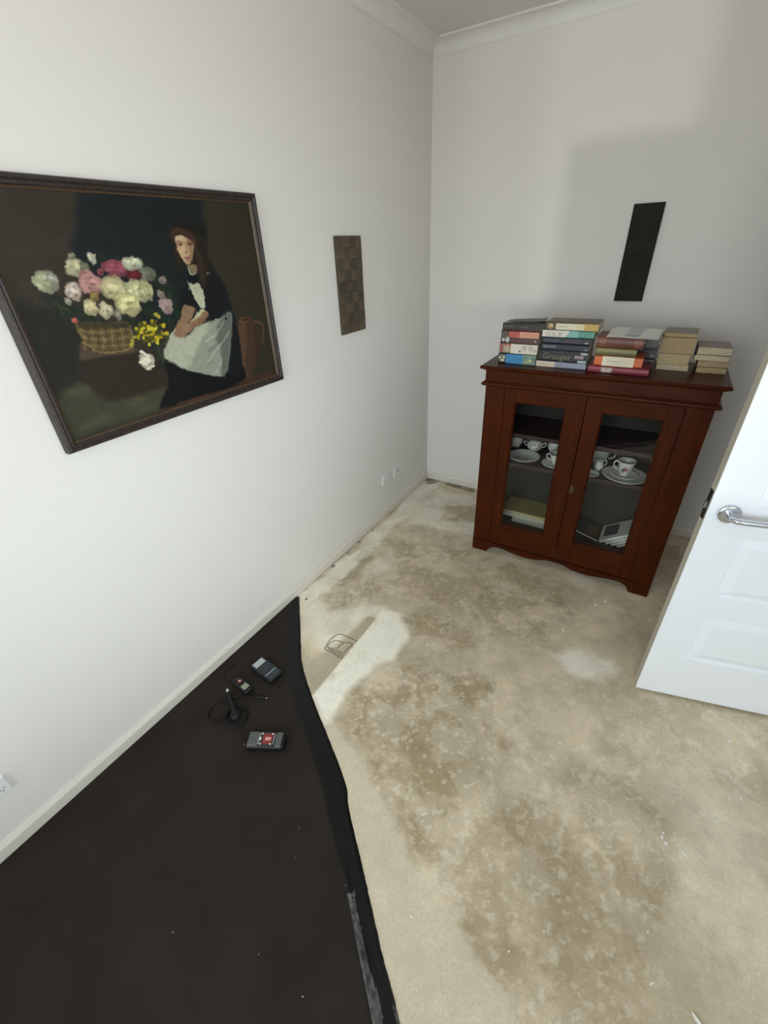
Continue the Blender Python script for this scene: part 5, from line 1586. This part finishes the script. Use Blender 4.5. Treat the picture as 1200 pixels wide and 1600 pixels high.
# 1: flat black meter with silver label
d1 = tag(empty('moisture_meter', (.2495, -2.2125, DZ0), (0, 0, math.radians(-6))), 'flat black meter with a silver label and pale stripe, nearest the taped edge', 'meter')
slab('case', .153, .078, 0, .029, .010, M_BLACK, d1, .004)
slab('face_plate', .142, .068, .029, .0298, .006, mat('gloss_black_panel', (.014, .016, .020), .3), d1, .0003)
slab('silver_label', .034, .056, .0298, .0304, .001, mat('silver_label', (.42, .45, .46), .4), d1, .0002, loc=(-.052, 0, 0))
slab('pale_stripe', .005, .062, .0298, .0304, .0008, mat('pale_blue_stripe', (.26, .36, .42), .4), d1, .0002, loc=(.034, -.002, 0))
slab('lower_panel', .028, .062, .0298, .0303, .002, mat('navy_panel', (.022, .032, .044), .3), d1, .0002, loc=(.054, -.002, 0))
bm = bmesh.new()
rr = random.Random(2)
for row, x in enumerate((-.024, -.013, -.002, .010)):
    y = -.022
    while y < .018:
        l = .003 + .006 * rr.random()
        quad(bm, (x, y, .0300), (x + .0022, y, .0300), (x + .0022, y + l, .0300), (x, y + l, .0300))
        y += l + .003
new_obj('printed_text', bm, mat('grey_print', (.10, .12, .13), .5), d1)
# 2: small meter with screen and wrist cord
d2 = tag(empty('pocket_meter', (.207, -2.329, DZ0), (0, 0, math.radians(-6))), 'small black pocket meter with grey screen and wrist cord, beside the coiled probe', 'meter')
slab('case', .116, .044, 0, .022, .009, M_BLACK, d2, .004)
slab('screen', .030, .030, .0219, .0226, .002, mat('lcd_green_grey', (.26, .27, .20), .35), d2, .0002, loc=(.024, 0, 0))
slab('red_badge', .018, .016, .0219, .0226, .003, mat('red_badge', (.33, .035, .04), .4), d2, .0002, loc=(-.021, .003, 0))
slab('badge_mark', .009, .007, .0226, .0229, .002, mat('pale_print', (.70, .62, .60), .4), d2, .0001, loc=(-.020, .003, 0))
slab('button', .010, .010, .0219, .0236, .004, mat('grey_button', (.06, .06, .06), .5), d2, .0006, loc=(-.042, .002, 0))
bm = bmesh.new()
R2 = Matrix.Rotation(math.radians(6), 3, 'Z')
cord = [(.150, -2.337, .012), (.115, -2.344, .003), (.086, -2.337, .003), (.071, -2.318, .003), (.068, -2.290, .003), (.080, -2.255, .003)]
tube(bm, catmull([tuple(R2 @ (Vector(c) - Vector((.207, -2.329, 0)))) for c in cord], 8), .0014, 8)
tube(bm, [tuple(R2 @ (Vector(c) - Vector((.207, -2.329, 0)))) for c in ((.0715, -2.283, .003), (.080, -2.252, .003))], .0028, 8)
new_obj('wrist_cord', bm, M_RUBBER, d2, smooth=True)
# 3: probe with coiled lead
d3 = tag(empty('coiled_probe', (.26, -2.44, DZ0)), 'black hand probe with coiled cable and plug lying on the mat', 'probe')
o3 = Vector((.26, -2.44, 0))
def rel(pts):
    return [tuple(Vector(p_) - o3) for p_ in pts]
bm = bmesh.new()
hp = catmull(rel([(.176, -2.388, .010), (.195, -2.399, .010), (.222, -2.414, .010), (.262, -2.434, .012), (.292, -2.449, .012)]), 6)
hr = [.0065 + .0030 * min(1, k / 6) + .003 * math.exp(-((k - 20) / 5) ** 2) for k in range(len(hp))]
tube(bm, hp, hr, 16)
new_obj('grip', bm, M_BLACK, d3, smooth=True)
bm = bmesh.new()
tube(bm, rel([(.176, -2.388, .010), (.168, -2.3835, .010), (.161, -2.3795, .010)]), [.0075, .0065, .0045], 12)
new_obj('tip', bm, mat('pale_tip', (.62, .62, .60), .3), d3, smooth=True)
bm = bmesh.new()
lathe(bm, [(0, .0), (.021, .0), (.023, .006), (.021, .014), (.013, .018), (0, .019)], 24)
new_obj('hub', bm, M_BLACK, d3, smooth=True, loc=(.036, -.012, .003))
bm = bmesh.new()
lp = rel([(.200, -2.404, .010), (.184, -2.425, .006), (.172, -2.455, .004), (.175, -2.492, .004), (.197, -2.518, .004), (.229, -2.522, .004), (.253, -2.503, .008), (.262, -2.470, .010)])
tube(bm, catmull(lp, 8), .0036, 10)
for k, (rx, ry, cx, cy, zz) in enumerate([(.048, .047, .297, -2.452, .0035), (.045, .044, .299, -2.450, .0085), (.050, .048, .302, -2.456, .0040)]):
    th_ = .55
    ring = [(cx + rx * math.cos(t), cy + ry * math.sin(t), zz + .0015 * math.sin(t * 2 + k)) for t in [2 * PI * i / 48 for i in range(48)]]
    tube(bm, rel(ring), .0036, 10, closed=True)
ld = rel([(.206, -2.404, .010), (.224, -2.388, .005), (.242, -2.374, .004), (.268, -2.360, .004), (.298, -2.343, .005)])
tube(bm, catmull(ld, 8), .0032, 10)
new_obj('cable', bm, M_RUBBER, d3, smooth=True)
bm = bmesh.new()
tube(bm, rel([(.296, -2.344, .006), (.312, -2.337, .006), (.340, -2.3255, .006), (.350, -2.322, .006)]), [.0035, .0052, .0052, .0040], 12)
new_obj('plug', bm, M_BLACK, d3, smooth=True)
bm = bmesh.new()
tube(bm, rel([(.350, -2.322, .006), (.357, -2.319, .006)]), .0030, 10)
new_obj('plug_contact', bm, M_CHROME, d3, smooth=True)
# 4: chunky grey meter with red control panel
d4 = tag(empty('control_meter', (.5045, -2.474, DZ0), (0, 0, math.radians(28.5))), 'chunky grey and black meter with a red button panel, nearest the camera', 'meter')
slab('body', .160, .068, 0, .033, .012, M_BLACK, d4, .005)
M_GREY = mat('grey_meter_shell', (.085, .090, .090), .5)
slab('grey_shell', .044, .060, .030, .0385, .006, M_GREY, d4, .0025, loc=(-.048, 0, 0))
slab('grey_shell', .028, .060, .030, .0385, .008, M_GREY, d4, .0025, loc=(.056, 0, 0))
pl = slab('control_panel', .066, .060, .030, .0375, .002, mat('black_panel', (.018, .018, .02), .35), d4, .0006, loc=(.006, 0, 0))
slab('red_panel', .040, .044, .0375, .0381, .004, mat('red_panel', (.22, .022, .02), .4), d4, .0002, loc=(.010, 0, 0))
slab('pale_label', .024, .014, .0381, .0385, .003, mat('pink_label', (.66, .30, .26), .4), d4, .0001, loc=(.012, 0, 0))  # small pink label on the red panel
slab('white_button', .006, .014, .0375, .0388, .002, mat('white_print', (.72, .70, .68), .4), d4, .0003, loc=(-.020, 0, 0))
for dx, dy in ((-.016, .021), (.026, .021), (-.016, -.021), (.026, -.021)):
    bm = bmesh.new()
    lathe(bm, [(0, .0396), (.0026, .0396), (.0036, .0388), (.0036, .0375)], 14)
    new_obj('button', bm, mat('white_print', (0, 0, 0)), d4, loc=(dx, dy, 0), smooth=True)
for s in (-1, 1):
    slab('side_bar', .003, .046, .0375, .0383, .001, mat('silver_bar', (.40, .40, .40), .4), d4, .0002, loc=(.006 + s * .031, 0, 0))
bm = bmesh.new()
tube(bm, [(-.079, -.012, .012), (-.090, -.012, .012)], .004, 12)
new_obj('brass_connector', bm, mat('brass', (.35, .22, .08), .35, metal=1.), d4, smooth=True)
